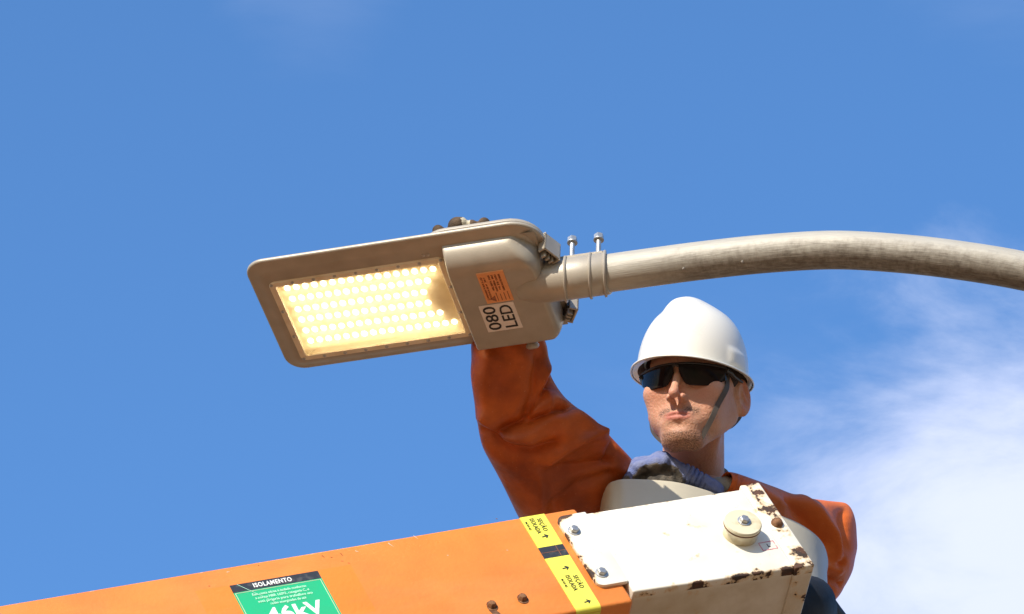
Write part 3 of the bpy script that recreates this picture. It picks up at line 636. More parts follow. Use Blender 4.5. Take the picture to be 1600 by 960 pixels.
mb = MB(BF); ringrect(mb, gx0 + .0022, gx1 - .0030, gy0 + .0205, gy1 - .003, .0006, -.0016, -.0010); mb.build('label_border', M['pinkink'] if False else M['reflector'], gl_)
# rusty bolts in the orange side
for (px, py) in ((768, 945), (816, 934)):
    x, y = BF.pix(px, py, -.003); mb = MB(BF)
    mb.lathe((x, y, .001), (.1, -.1, -1), [(.0085, 0), (.0085, .0045), (.006, .0085), (.0025, .010)], 7); mb.lathe((x + .001, y + .003, .0005), (0, 0, -1), [(.0098, 0), (.0092, .0016)], 14)
    mb.build('rusty_bolt', M['rust'], boom, smooth=30)
x, y = BF.pix(772, 955, 0); MB(BF).prism([(x - .008, y - .004), (x + .002, y - .006), (x + .007, y + .006), (x + .010, y + .02), (x - .002, y + .02)], -.0006, .0004).build('rust_patch', M['rust'], boom)
# small dark nicks and pale chips on the boom
mb = MB(BF); mb2 = MB(BF)
for (px, py, l, a) in ((505, 870, .006, 1.2), (518, 871, .003, .3), (534, 867, .007, 1.4), (535, 877, .004, .3), (545, 880, .003, .2), (404, 884, .002, 0), (327, 916, .003, .2), (776, 811, .003, .4)):
    x, y = BF.pix(px, py, 0); c, s = cos(a), sin(a); q = .0007
    mb.prism([(x - l / 2 * c + q * s, y - l / 2 * s - q * c), (x + l / 2 * c + q * s * .5, y + l / 2 * s - q * c * .5), (x + l / 2 * c, y + l / 2 * s + q), (x - l / 2 * c - q * s, y - l / 2 * s + q * c)], -.0003, .0002)
for (px, py, l, a) in ((611, 852, .013, 1.1), (650, 840, .011, 1.1), (558, 862, .006, .7), (357, 894, .006, 0.1), (793, 860, .003, .2), (700, 868, .003, 0)):
    x, y = BF.pix(px, py, 0); c, s = cos(a), sin(a); q = .0005
    mb2.prism([(x - l / 2 * c + q * s, y - l / 2 * s - q * c), (x + l / 2 * c, y + l / 2 * s), (x - l / 2 * c - q * s, y - l / 2 * s + q * c)], -.0003, .0002)
mb.build('paint_nick', M['rust'], boom); mb2.build('paint_scratch', M['paper'], boom)
# --- bucket
RIM = 6.28
near = [(.154, 5.76), (.158, 5.705), (.168, 5.664), (.184, 5.651), (.205, 5.6475), (.25, 5.650), (.293, 5.657), (.339, 5.676), (.374, 5.695), (.42, 5.718), (.473, 5.746), (.508, 5.768), (.536, 5.794), (.556, 5.823), (.567, 5.856), (.571, 5.89), (.566, 5.94), (.560, 6.0)]
far = [(.55, 6.10), (.525, 6.16), (.47, 6.19), (.30, 6.19), (.20, 6.18), (.165, 6.14), (.152, 6.05), (.150, 5.90)]
plan = spline(near + far + [near[0]], 140)[:-1]; pc = plan.mean(0); npn = len(plan)
def off_plan(d):                                           # grow/shrink about the middle by d metres
    r = plan - pc; l = np.linalg.norm(r, axis=1)[:, None]; return pc + r * (l + d) / l
profB = [(-.045, RIM - 1.05), (-.03, RIM - 1.06), (-.012, RIM - .9), (-.006, RIM - .12), (-.004, RIM - .02), (-.001, RIM - .008), (-.001, RIM - .002), (-.004, RIM), (-.010, RIM - .002), (-.012, RIM - .01), (-.016, RIM - .9), (-.05, RIM - 1.0)]
V = []; Fc = []
for d, z in profB: V += [(x, y, z) for x, y in off_plan(d)]
for i in range(len(profB) - 1):
    for k in range(npn): k2 = (k + 1) % npn; Fc.append((i * npn + k, i * npn + k2, (i + 1) * npn + k2, (i + 1) * npn + k))
Fc.append(tuple(range(npn))[::-1]); Fc.append(tuple((len(profB) - 1) * npn + k for k in range(npn)))
obj('bucket', V, Fc, M['bucket'], lift, smooth=50)
# black boot and hose under the tip, carrying the bucket
mb = MB()
mb.tube([P(1215, 985, 7.04), P(1245, 950, 7.08), P(1262, 945, 7.14), P(1272, 960, 7.24), P(1280, 1000, 7.36)], [.045, .052, .050, .042, .036], 28)
mb.tube([P(1262, 925, 7.10), P(1284, 938, 7.16), P(1305, 955, 7.22), P(1330, 985, 7.30)], [.012, .020, .012, .010], 18)
mb.build('pivot_boot', M['black'], lift, smooth=60)
mb = MB(); mb.lathe(P(1294, 946, 7.15), nrm(P(1305, 955, 7.18) - P(1294, 946, 7.15)), [(.010, 0), (.0125, .002), (.0125, .008), (.009, .011)], 12); mb.build('hose_fitting', M['rust'], lift)
# lower boom to the ground (out of frame)
mb = MB(); e0 = BF.w(np.array([-4.5, .01, .08])); mb.tube([e0, (e0[0] + .2, e0[1], 0.0)], [.16, .22], 20); mb.build('turret_column', M['white'], lift)

# ================================================================== worker
person = thing('person', 'worker in white hard hat, dark glasses and orange rubber sleeves leaning from the bucket', 'person', (.37, 5.93, 5.24))
# ---- head-and-neck frame: view axes at the head (x right, y up, z to the camera), in millimetres
HD = 7.45; HC = P(1087.5, 608.5, HD); S = .97 * HD / F / 1.0     # metres per local unit
vx, vy, vz = AX, -AY, -AZ
yaw, pit, rol = radians(-21), radians(17.5), radians(-1.5)
Ry = np.array([[cos(yaw), 0, sin(yaw)], [0, 1, 0], [-sin(yaw), 0, cos(yaw)]])
Rx = np.array([[1, 0, 0], [0, cos(pit), sin(pit)], [0, -sin(pit), cos(pit)]])
Rz = np.array([[cos(rol), -sin(rol), 0], [sin(rol), cos(rol), 0], [0, 0, 1]])
RH_ = Rz @ Rx @ Ry                                           # head local -> view
Bv = np.stack([vx, vy, vz], 1)
def h2w(p): return HC + S * (np.asarray(p) @ RH_.T) @ Bv.T
def v2w(p): return HC + S * np.asarray(p) @ Bv.T
def w2v(p): return ((np.asarray(p) - HC) @ Bv) / S
def head_sdf(p):
    q = p @ RH_.astype(np.float32)                            # view -> head local
    a = q.copy(); a[..., 0] = np.abs(a[..., 0])
    d = ell(q, (0, 34, -6), (72, 88, 98))                     # skull
    d = smin(d, ell(q, (0, -22, 30), (67, 66, 62)), 22)       # mid face
    d = smin(d, cap(a, (51, -50, 2), (20, -101, 58), 19, 16), 26)   # jaw line
    d = smin(d, ell(q, (0, -100, 66), (26, 17, 24)), 20)      # chin
    d = smin(d, ell(q, (0, -72, 70), (37, 24, 24)), 18)       # muzzle
    d = smin(d, ell(a, (44, -22, 58), (24, 20, 24)), 16)      # cheek bones
    d = smin(d, cap(a, (10, 20, 86), (44, 22, 68), 10, 9), 14)     # brow
    d = smax(d, -ell(a, (31, 0, 97), (17, 11, 14)), 12)       # sockets
    d = smin(d, sph(a, (31, 0, 72), 13.5), 3)                 # eyeballs
    d = smin(d, cap(a, (20, 5, 86), (42, 5, 80), 3.2), 3)     # lids
    # nose
    d = smin(d, cap(q, (0, 6, 88), (0, -32, 110), 5.8, 6.6), 8)
    d = smin(d, ell(q, (0, -38, 112.5), (8, 8, 9.5)), 6)
    d = smin(d, ell(a, (11, -42, 98), (6, 7, 10.5)), 4)
    d = smax(d, -ell(a, (6.8, -49, 103), (4.0, 5.5, 6)), 2.5)
    # folds beside the mouth, philtrum, lips
    d = smax(d, -cap(a, (21, -48, 97), (38, -80, 86), 2.2, 2.2), 7)
    d = smax(d, -cap(q, (0, -50, 103), (0, -59, 104), 2.4), 6)
    lipc = np.where(True, 0, 0)
    d = smin(d, cap(a, (3, -65.3, 95.6), (24, -67.8, 88.5), 2.9, 1.3), 4)
    d = smin(d, cap(a, (0, -74.5, 93.5), (20, -71.2, 88.5), 4.6, 1.8), 4)
    d = smax(d, -cap(a, (0, -69.4, 99.5), (28, -69.2, 89.5), 1.3, 1.2), 2.0)
    d = smax(d, -ell(q, (0, -86, 99), (20, 4.5, 7)), 9)       # under the lower lip
    d = smin(d, ell(a, (41, -54, 50), (18, 28, 24)), 18)      # full cheeks
    # ears
    e = (a - np.array([70.5, -19, -4], np.float32)) / .92
    ca, sa = cos(radians(24)), sin(radians(24)); ex = e[..., 0] * ca + e[..., 2] * sa; ez = -e[..., 0] * sa + e[..., 2] * ca
    # ear plate stands off backwards
    E = np.stack([e[..., 0] * .90 + e[..., 2] * .42, e[..., 1] * .98 + e[..., 2] * .17, -e[..., 0] * .42 + e[..., 2] * .90 - e[..., 1] * .17], -1)
    ear = ell(E, (5, 2, -6), (7.5, 32, 19)); ear = smin(ear, ell(E, (4, -22, 0), (6, 12, 10)), 6)
    ear = smax(ear, -ell(E, (12.5, 3, -5), (7.5, 22, 11.5)), 3); ear = smin(ear, cap(E, (6, 16, -2), (7, -10, -12), 2.6), 4)
    ear = smax(ear, -ell(E, (12, -3, 1), (8, 8, 5.5)), 2.5); ear = smin(ear, cap(E, (4, -6, 7), (4, 0, 8), 4), 4)
    d = smin(d, ear * .92, 5)
    return d, q
NB_V = w2v(P(1082, 775, 7.56))
J = dict(sR=P(975, 815, 7.58), eR=P(822, 688, 7.36), wR=P(795, 500, 7.30), sL=P(1205, 850, 7.80), eL=P(1272, 862, 7.74), wL=P(1112, 762, 7.44), chest=P(1095, 880, 7.72))
pel = np.array([.37, 5.95, 5.98]); kneeR = np.array([.27, 5.86, 5.60]); kneeL = np.array([.46, 5.88, 5.60]); ftR = np.array([.27, 5.98, 5.30]); ftL = np.array([.46, 6.0, 5.30])
Jv = {k: w2v(v) for k, v in J.items()}
def mm(m_): return m_ / S                                    # metres -> local units
def neck_sdf(p):
    nk = cap(p, (-2, -42, -20), (NB_V[0], NB_V[1] + 30, NB_V[2] + 12), 48, 52)
    nk = smin(nk, cap(p, tuple((RH_ @ np.array([34, -55, -6])).tolist()), (NB_V[0] + 8, NB_V[1] + 30, NB_V[2] + 40), 14, 12), 16)
    return nk
def body_sdf(p):
    d, q = head_sdf(p); d = smin(d, neck_sdf(p), 14)
    ch = Jv['chest']; pv = w2v(pel)
    t = cap(p, NB_V + (0, -20, -10), ch, 60, mm(.13)); t = smin(t, cap(p, ch, pv, mm(.135), mm(.12)), 40)
    t = smin(t, cap(p, Jv['sR'] + (10, -10, 0), Jv['sL'], mm(.055)), 50); d = smin(d, t, 24)
    for s_ in 'RL':
        d = smin(d, cap(p, Jv['s' + s_], Jv['e' + s_], mm(.045), mm(.033)), 20); d = smin(d, cap(p, Jv['e' + s_], Jv['w' + s_], mm(.032), mm(.022)), 12)
    for k_, f_ in ((kneeR, ftR), (kneeL, ftL)):
        kv, fv = w2v(k_), w2v(f_); d = smin(d, cap(p, pv + (0, -mm(.02), 0), kv, mm(.085), mm(.058)), 30); d = smin(d, cap(p, kv, fv, mm(.056), mm(.04)), 14)
        d = smin(d, cap(p, fv, w2v(f_ + np.array([0, -.14, -.03])), mm(.04), mm(.03)), 10)
    return d
def warp(lo, hi, a, b, fine, coarse): 
    o = list(np.arange(a, b, fine)); x = b
    while x < hi: o.append(x); x += coarse
    x = a - coarse
    while x > lo: o.insert(0, x); x -= coarse
    return np.array(o, np.float32)
allp = np.vstack([np.array(list(Jv.values())), w2v(np.array([pel, kneeR, kneeL, ftR, ftL])), [[0, 130, 0]]])
lo = allp.min(0) - 150; hi = allp.max(0) + 150
xs = warp(lo[0], hi[0], -112, 104, 1.8, 11); ys = warp(lo[1], hi[1], -165, 75, 1.8, 11); zs = warp(lo[2], hi[2], -40, 128, 1.9, 11)
f = np.empty((len(xs), len(ys), len(zs)), np.float32)
for i in range(0, len(xs), 12):
    f[i:i + 12] = body_sdf(grid(xs[i:i + 12], ys, zs))
V, Q = nets(f, xs, ys, zs); V = relax(V, Q, 1, .35)
ql = V @ RH_
def gauss(p, c, r): return np.exp(-(((p - np.array(c)) / np.array(r)) ** 2).sum(1))
ax_ = np.abs(ql[:, 0])
front = ql[:, 2] > 30
mo_c = -59 - .0000 * ax_ - .010 * np.maximum(ax_ - 6, 0) ** 1.9 * .6
mous = np.exp(-((ql[:, 1] - mo_c) / 6.0) ** 2) * (ax_ < 37) * np.clip((37 - ax_) / 6, 0, 1) * np.clip((ax_ - 2) / 14, .12, 1) * (ql[:, 2] > 60)
goat = np.clip((-88 - ql[:, 1] + .0 * ax_) / 9, 0, 1) * np.clip((44 - ax_) / 16, 0, 1) * (ql[:, 2] > 26) * np.clip((ql[:, 1] + 126) / 6, 0, 1)
side_b = np.clip((-78 - ql[:, 1]) / 14, 0, 1) * (ql[:, 2] > 0) * .28 * np.clip((ql[:, 1] + 125) / 8, 0, 1)
side_b += .35 * gauss(ql, (0, -80, 92), (26, 5, 30)) * (ax_ > 12)
beard = np.clip(np.maximum(mous * 1.0, np.maximum(goat * .85, side_b)), 0, 1)
lip = np.clip(1.5 * np.exp(-((ax_) / 21) ** 4) * np.exp(-((ql[:, 1] + 70) / 6.8) ** 4), 0, 1) * (ql[:, 2] > 80)
red = np.clip(gauss(ql, (0, -38, 108), (16, 14, 22)) + .6 * np.exp(-((ax_ - 45) / 20) ** 2 - ((ql[:, 1] + 32) / 18) ** 2) * front + (ax_ > 78), 0, 1)
body = obj('body', v2w(V), Q, M['skin'], person, smooth=180, attrs=dict(beard=beard, lip=lip, red=red))
# ---- hair at the temples and nape
def nets_obj(fun, lo, hi, st, name, m, tow, parent, relaxn=1, attrs=None, **k):
    xs, ys, zs = [np.arange(a, b, st, dtype=np.float32) for a, b in zip(lo, hi)]; f = fun(grid(xs, ys, zs)); V, Q = nets(f, xs, ys, zs); V = relax(V, Q, relaxn, .4)
    at = attrs(V) if attrs else None
    return obj(name, tow(V), Q, m, parent, smooth=180, attrs=at, **k)
def hair_f(p):
    a = p.copy(); a[..., 0] = np.abs(a[..., 0])
    d = ell(p, (0, 36, -8), (79.5, 91, 101)); d = smin(d, ell(p, (0, -15, -48), (66, 50, 50)), 20)
    cut = np.minimum(40 - p[..., 1] + 0 * p[..., 0], 1e9)                       # keep below the hat
    keep = np.maximum(p[..., 2] - 42 + np.maximum(0, 14 - p[..., 1]) * .9, -(p[..., 1] + 52)); keep = np.maximum(keep, p[..., 1] - 62)
    return smax(d, keep, 4)
nets_obj(hair_f, (-90, -70, -120), (90, 70, 60), 3, 'hair', M['hair'], h2w, person)
# ---- hard hat
def hat_point(phi, t):
    """phi 0 = front; t 0 at brim .. 1 crown"""
    a_, b_, H = 88.5, 106., 113.
    r = max(cos(t * pi / 2), 1e-6) ** .71; x = a_ * r * sin(phi); z = 12 + b_ * r * cos(phi); y = 18 + 5.0 * max(0, cos(phi)) ** 2 * (1 - t) + H * sin(t * pi / 2)
    ridge = np.exp(-abs((x + 8) / 25.) ** 4.5) if x < -8 else np.exp(-abs((x + 8) / 36.) ** 2.4); fade = np.clip((t - .12) / .35, 0, 1); fade = fade * fade * (3 - 2 * fade)
    y += 12.5 * ridge * fade
    # outward swell of the lower band, accessory slots at the sides
    bump = np.exp(-((abs(phi) - 1.35) / .28) ** 6) * np.exp(-((t - .10) / .085) ** 6); r2 = 1 + .035 * bump
    return [x * r2, y, 12 + (z - 12) * r2]
nph, ntt = 160, 46; V = []; Fc = []; rows_ = []
def brim_w(phi): f_ = max(0, cos(phi)); return 9 + 12 * f_ ** 3 + 4 * max(0, -cos(phi)) ** 2
brimprof = [(1.0, -5.5), (1.02, -4.0), (.98, -2.6), (.6, -1.4), (.25, -.2)]
for (k_, dy) in brimprof:
    for i in range(nph):
        ph = 2 * pi * i / nph; x, y, z = hat_point(ph, 0); w_ = brim_w(ph) * k_; f_ = max(0, cos(ph)) ** 2
        V.append((x + w_ * sin(ph), y + dy - f_ * w_ * .10, z + w_ * cos(ph)))
for j in range(ntt):
    t = .0 + j / (ntt - 1) * .995
    for i in range(nph): V.append(hat_point(2 * pi * i / nph, t))
V.append(hat_point(0, 1.0)); nr = len(brimprof) + ntt
for j in range(nr - 1):
    for i in range(nph): i2 = (i + 1) % nph; Fc.append((j * nph + i, j * nph + i2, (j + 1) * nph + i2, (j + 1) * nph + i))
for i in range(nph): Fc.append(((nr - 1) * nph + i, (nr - 1) * nph + (i + 1) % nph, nr * nph))
HR = radians(-3.0); hz = np.array([[cos(HR), -sin(HR), 0], [sin(HR), cos(HR), 0], [0, 0, 1]])
HP = radians(0.); V = (np.array(V) - (0, 60, 0)) @ hz.T + (0, 60, 0)
hat = obj('hard_hat', h2w(V), Fc, M['helmet'], person, smooth=60)
so_ = hat.modifiers.new('thickness', 'SOLIDIFY'); so_.thickness = .0026; so_.offset = -1
# inner headband and suspension
V = []; Fc = []
for j, (y, k_) in enumerate(((31, 1.0), (31, .97), (48, .97), (48, 1.0))):
    for i in range(72): ph = 2 * pi * i / 72; V.append((80 * k_ * sin(ph), y - (14 * max(0, -cos(ph)) if j < 2 else 0), 2 + 98 * k_ * cos(ph)))
for j in range(4):
    for i in range(72): i2 = (i + 1) % 72; Fc.append((j * 72 + i, j * 72 + i2, ((j + 1) % 4) * 72 + i2, ((j + 1) % 4) * 72 + i))
obj('headband', h2w((np.array(V) - (0, 60, 0)) @ hz.T + (0, 60, 0)), Fc, M['dark'], hat, smooth=40)
# ---- straps
def ribbon(pts, nrmv, wdt, thk, name, m, parent, tow=h2w, n=40):
    p = spline(pts, n); nv = spline(nrmv, n); V = []; Fc = []
    for i in range(n):
        t = nrm(p[min(i + 1, n - 1)] - p[max(i - 1, 0)]); o = nrm(nv[i] - nv[i].dot(t) * t); s = np.cross(t, o)
        for a, b in ((-.5, 0), (.5, 0), (.5, 1), (-.5, 1)): V.append(p[i] + s * wdt * a + o * thk * b)
    for i in range(n - 1):
        for k in range(4): k2 = (k + 1) % 4; Fc.append((i * 4 + k, i * 4 + k2, (i + 1) * 4 + k2, (i + 1) * 4 + k))
    Fc.append((0, 1, 2, 3)); Fc.append(tuple((n - 1) * 4 + k for k in (3, 2, 1, 0)))
    return obj(name, tow(np.array(V)), Fc, m, parent, smooth=40)
def surf(y, ang):                                            # a point on the head surface at height y, azimuth ang (0 = front, + his left)
    dirv = np.array([sin(ang), 0, cos(ang)]); base = np.array([0, y, 10]); ts = np.linspace(20, 130, 440)
    pts = (base + ts[:, None] * dirv).astype(np.float32); pv_ = pts @ RH_.T.astype(np.float32); dd = smin(head_sdf(pv_)[0], neck_sdf(pv_), 14); k = np.argmax(dd > 0); return base + ts[k] * dirv, dirv
def strap_pts(seq, lift_=1.5):
    P_, N_ = [], []
    last = None
    for y, a in spline(seq, 18):
        p, d = surf(y, radians(a)); base = np.array([0, y, 10]); rad = np.linalg.norm(p - base)
        if last is not None: rad = max(rad, last * .955)
        last = rad; P_.append(base + d * (rad + lift_ + max(0, -y - 88) * .10)); N_.append(d)
    return P_, N_
pl_, nl_ = strap_pts([(22, 70), (-6, 60), (-32, 51), (-55, 44), (-78, 38), (-98, 31), (-110, 24)], 2.0)
ribbon(pl_, nl_, 8.5, 1.6, 'chin_strap', M['strap'], hat)
pr_, nr_ = strap_pts([(22, -84), (-10, -82), (-40, -78), (-62, -70), (-84, -56), (-100, -40), (-110, -28)], 1.5)
ribbon(pr_, nr_, 6, 1.6, 'chin_strap', M['strap'], hat)
# ---- sunglasses: wrap lenses, frame bar, temples
def glass_pt(u, v):                                          # u -1..1 across, v 0..1 top to bottom
    x = 71 * u; z = 104 - 40 * abs(u) ** 2.3; top = 12.5 - 2 * abs(u) ** 2 + .0
    au = abs(u); bot = -22.5 + 15 * max(0, (au - .55) / .45) ** 2.0 + 26 * math.exp(-(au / .145) ** 2)
    y = top + (bot - top) * v; z -= (v - .3) ** 2 * 5 + 2 * v
    return np.array([x, y, z])
def lens_mesh(u0, u1, name, parent):
    n1, n2 = 36, 14; V = []; Fc = []
    for i in range(n1 + 1):
        for j in range(n2 + 1): V.append(glass_pt(u0 + (u1 - u0) * i / n1, j / n2))
    for i in range(n1):
        for j in range(n2): a = i * (n2 + 1) + j; Fc.append((a, a + 1, a + n2 + 2, a + n2 + 1))
    if u1 < u0: Fc = [f_[::-1] for f_ in Fc]
    o = obj(name, h2w(np.array(V)), Fc, M['lens'], parent, smooth=60); s_ = o.modifiers.new('thickness', 'SOLIDIFY'); s_.thickness = .002; return o
top = [glass_pt(u, 0) + (0, 1.0, -.5) for u in np.linspace(-1, 1, 41)]
mb = MB(); mb.tube(h2w(np.array(top)), .0021, 10)
for sg in (-1, 1):
    e = glass_pt(sg, .4); mb.tube(h2w(np.array([e + (0, 4, 2), e + (sg * 4, 3, -12), (sg * 77.5, 3, 38), (sg * 80.5, 3, 8)])), [.0042, .0038, .0028, .0022], 10)
mb.tube(h2w(np.array([glass_pt(-.07, .25), glass_pt(0, .12) + (0, 0, 1.5), glass_pt(.07, .25)])), .0025, 8)
gls = mb.build('sunglasses', M['dark'], person, smooth=50, label='black wraparound sunglasses')
lens_mesh(-.06, -1, 'lens', gls); lens_mesh(.06, 1, 'lens', gls)
# ---- shirt and collar
def shirt_f(p):
    ch = Jv['chest']; pv = w2v(pel)
    d = cap(p, NB_V + (0, -34, -10), ch, 62, mm(.142)); d = smin(d, cap(p, ch, pv, mm(.147), mm(.132)), 40); d = smin(d, cap(p, Jv['sR'] + (10, -16, 0), Jv['sL'] + (0, -6, 0), mm(.062)), 50)
    d = smax(d, -cap(p, NB_V + (0, 40, 14), NB_V + (0, -30, 0), 53), 5)
    return d
l_, h_ = [np.minimum.reduce([Jv['sR'], Jv['sL'], w2v(pel), NB_V]) - 130, np.maximum.reduce([Jv['sR'], Jv['sL'], w2v(pel), NB_V]) + 130]
nets_obj(shirt_f, l_, h_, 8, 'shirt', M['shirt'], v2w, person, 2)
def collar(pts_c, name):
    V = []; Fc = []; n = 60
    for i in range(n + 1):
        a = radians(-158 + 316 * i / n)                       # opening at the front (towards camera-left)
        a2 = a + radians(180 + 14)
        for (r, h, o) in ((53, 0, 0), (54.5, 22, 0), (57, 30, 0), (60.5, 26, 0), (66, 2, 0), (65, 1, 0), (58, 22, 0), (55.5, 0, 0)):
            rr = r + 1.5 * sin(3 * a); V.append((NB_V[0] + rr * sin(a2), NB_V[1] + 18 + h + 9 * sin(a2) * -1 - 12 * cos(a2), NB_V[2] + 8 + rr * cos(a2) * 1.0))
    m_ = 8
    for i in range(n):
        for k in range(m_): k2 = (k + 1) % m_; Fc.append((i * m_ + k, i * m_ + k2, (i + 1) * m_ + k2, (i + 1) * m_ + k))
    Fc.append(tuple(range(m_))); Fc.append(tuple(n * m_ + k for k in range(m_))[::-1])
    return obj(name, v2w(np.array(V)), Fc, M['shirt'], person, smooth=50)
collar(None, 'collar')
def trou_f(p):
    pv = w2v(pel); d = ell(p, pv, (mm(.15), mm(.12), mm(.14)))
    for k_, f_ in ((kneeR, ftR), (kneeL, ftL)):
        kv, fv = w2v(k_), w2v(f_); d = smin(d, cap(p, pv, kv, mm(.1), mm(.075)), 30); d = smin(d, cap(p, kv, fv, mm(.074), mm(.06)), 14)
    return d
tl = w2v(np.array([pel, kneeR, kneeL, ftR, ftL])); nets_obj(trou_f, tl.min(0) - 160, tl.max(0) + 160, 10, 'trousers', M['jeans'], v2w, person, 2)
# ---- rubber sleeves (rings between the two outlines of the sleeve)
def sleeve(st, folds, name, n=170, seg=110, ratio=.62, stains=(), closed_end=True, base_shade=0., p_exp=2.3, tail=None, label=None):
    """st rows: Lx Ly Rx Ry depth ratio"""
    s_ = spline(st, n); C = []; U = []; Wd = []; W2 = []
    for r in s_:
        a, b = P(r[0], r[1], r[4]), P(r[2], r[3], r[4]); C.append((a + b) / 2); U.append((b - a) / 2); W2.append(np.linalg.norm(b - a) / 2 * r[5])
    C = np.array(C); U = np.array(U); T = np.gradient(C, axis=0); V = []; PX = []
    for i in range(n):
        u = U[i]; uh = nrm(u); nv = nrm(np.cross(uh, T[i])); nv = nv if nv @ AZ < 0 else -nv      # towards the camera
        nv = nrm(nv * .6 - AZ * .4 - uh * (uh @ (-AZ)) * .4)
        for k in range(seg):
            a = 2 * pi * k / seg; ca, sa = cos(a), sin(a); e = 2 / p_exp
            V.append(C[i] + u * math.copysign(abs(ca) ** e, ca) + nv * W2[i] * math.copysign(abs(sa) ** e, sa))
    V = np.array(V); idx = np.arange(n * seg).reshape(n, seg)
    G = V.reshape(n, seg, 3); du = np.roll(G, -1, 1) - np.roll(G, 1, 1); dv = np.gradient(G, axis=0); Nn = np.cross(du, dv); Nn /= np.maximum(np.linalg.norm(Nn, axis=2), 1e-9)[..., None]
    out_ = G - C[:, None, :]; Nn *= np.sign((Nn * out_).sum(2))[..., None]
    r_ = G - CAM; dz = r_ @ AZ; px = 800 + F * (r_ @ AX) / dz; py = 480 + F * (r_ @ AY) / dz
    faceup = np.clip((Nn @ (-AZ)) * 1.6 + .15, 0, 1)
    disp = np.zeros((n, seg)); stn_shade = np.full((n, seg), base_shade)  # even base value paints shade over the whole sleeve; stains go on top
    for pts, amp, wd in folds:
        best = np.full((n, seg), 1e9); pts = np.array(pts, float)
        for a, b in zip(pts[:-1], pts[1:]):
            ab = b - a; t = np.clip(((px - a[0]) * ab[0] + (py - a[1]) * ab[1]) / (ab @ ab), 0, 1); best = np.minimum(best, np.hypot(px - a[0] - t * ab[0], py - a[1] - t * ab[1]))
        disp += amp * 1.7 * np.exp(-(best / (wd * .95)) ** 1.35) * faceup
    for x, y, rx, ry, am in stains: stn_shade = np.maximum(stn_shade, am * np.exp(-((px - x) / rx) ** 2 - ((py - y) / ry) ** 2))
    # gentle overall rumple
    h = .0016 * (np.sin(px * .045 + 2.1 * np.sin(py * .021)) + np.sin(py * .05 + px * .02 + 1.3)) + .0012 * np.sin(px * .11 - py * .09 + 2 * np.sin(py * .04))
    disp += h * (.3 + .7 * faceup); G = G + Nn * disp[..., None]
    V = G.reshape(-1, 3); Fc = []
    for i in range(n - 1):
        for k in range(seg): k2 = (k + 1) % seg; Fc.append((i * seg + k, i * seg + k2, (i + 1) * seg + k2, (i + 1) * seg + k))
    V = list(map(tuple, V)); at = list(stn_shade.ravel())
    if closed_end:
        c = G[-1].mean(0); m0 = (n - 1) * seg; V.append(tuple(c)); at.append(0); Fc += [(m0 + k, m0 + (k + 1) % seg, len(V) - 1) for k in range(seg)]
    # rolled inner cuff at the open end
    inner = [(G[0] - (G[0] - C[0]) * .07), (G[8] - (G[8] - C[8]) * .10), (G[16] - (G[16] - C[16]) * .10)]
    b0 = len(V)
    for r in inner: V += list(map(tuple, r)); at += [0] * seg
    for k in range(seg):
        k2 = (k + 1) % seg; Fc.append((k, b0 + k, b0 + k2, k2)); Fc.append((b0 + k, b0 + seg + k, b0 + seg + k2, b0 + k2)); Fc.append((b0 + seg + k, b0 + 2 * seg + k, b0 + 2 * seg + k2, b0 + seg + k2))
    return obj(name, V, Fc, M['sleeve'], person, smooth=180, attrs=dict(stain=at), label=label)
stA = [(742, 488, 838, 480, 7.30, .8), (737, 515, 843, 508, 7.30, .75), (736, 548, 850, 540, 7.30, .7), (738, 585, 857, 570, 7.30, .65), (741, 622, 863, 592, 7.305, .62), (744, 655, 880, 618, 7.31, .6), (750, 687, 905, 640, 7.32, .58),
       (762, 714, 934, 664, 7.34, .56), (778, 745, 960, 690, 7.37, .54), (796, 780, 984, 716, 7.40, .52), (815, 815, 1004, 742, 7.46, .5), (840, 850, 1030, 775, 7.55, .5), (880, 885, 1060, 810, 7.62, .5)]
fA = [([(862, 598), (848, 618), (825, 648), (812, 662), (780, 674)], -.016, 9), ([(868, 592), (905, 630), (872, 640), (840, 655), (828, 662)], -.013, 8), ([(858, 600), (860, 640)], .006, 9),
      ([(752, 672), (775, 690), (800, 704), (835, 706), (868, 696)], -.014, 11), ([(758, 655), (790, 684), (830, 688)], .009, 12), ([(858, 725), (880, 705), (915, 685), (940, 675)], .009, 10), ([(856, 735), (900, 735), (960, 722)], -.011, 12),
      ([(940, 660), (957, 690), (955, 720)], -.008, 6), ([(850, 530), (856, 570), (846, 620), (832, 645)], .007, 8), ([(840, 560), (834, 610), (822, 640)], -.006, 7), ([(765, 560), (760, 620), (762, 660)], .006, 18), ([(845, 750), (850, 800)], .008, 16), ([(900, 640), (935, 680), (945, 690)], .007, 10), ([(865, 790), (905, 760), (960, 745)], -.010, 13)]
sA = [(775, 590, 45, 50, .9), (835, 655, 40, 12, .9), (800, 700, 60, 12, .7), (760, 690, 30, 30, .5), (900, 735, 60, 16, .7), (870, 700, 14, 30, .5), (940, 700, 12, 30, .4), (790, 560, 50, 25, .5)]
sv1 = sleeve(stA, fA, 'rubber_sleeve', stains=sA, base_shade=.9, label='raised orange rubber sleeve in the shade of the lamp')  # base value darkens the rubber itself to deepen the lamp's shade
stB = [(1139, 738, 1127, 772, 7.40, .9), (1150, 740, 1136, 784, 7.42, .9), (1175, 748, 1155, 812, 7.45, .85), (1202, 758, 1178, 842, 7.50, .75), (1232, 770, 1203, 872, 7.55, .7), (1262, 779, 1228, 900, 7.60, .68), (1290, 783, 1252, 920, 7.65, .66), (1306, 784, 1284, 944, 7.69, .60), (1317, 785, 1304, 928, 7.72, .55), (1320, 788, 1315, 904, 7.735, .50)]
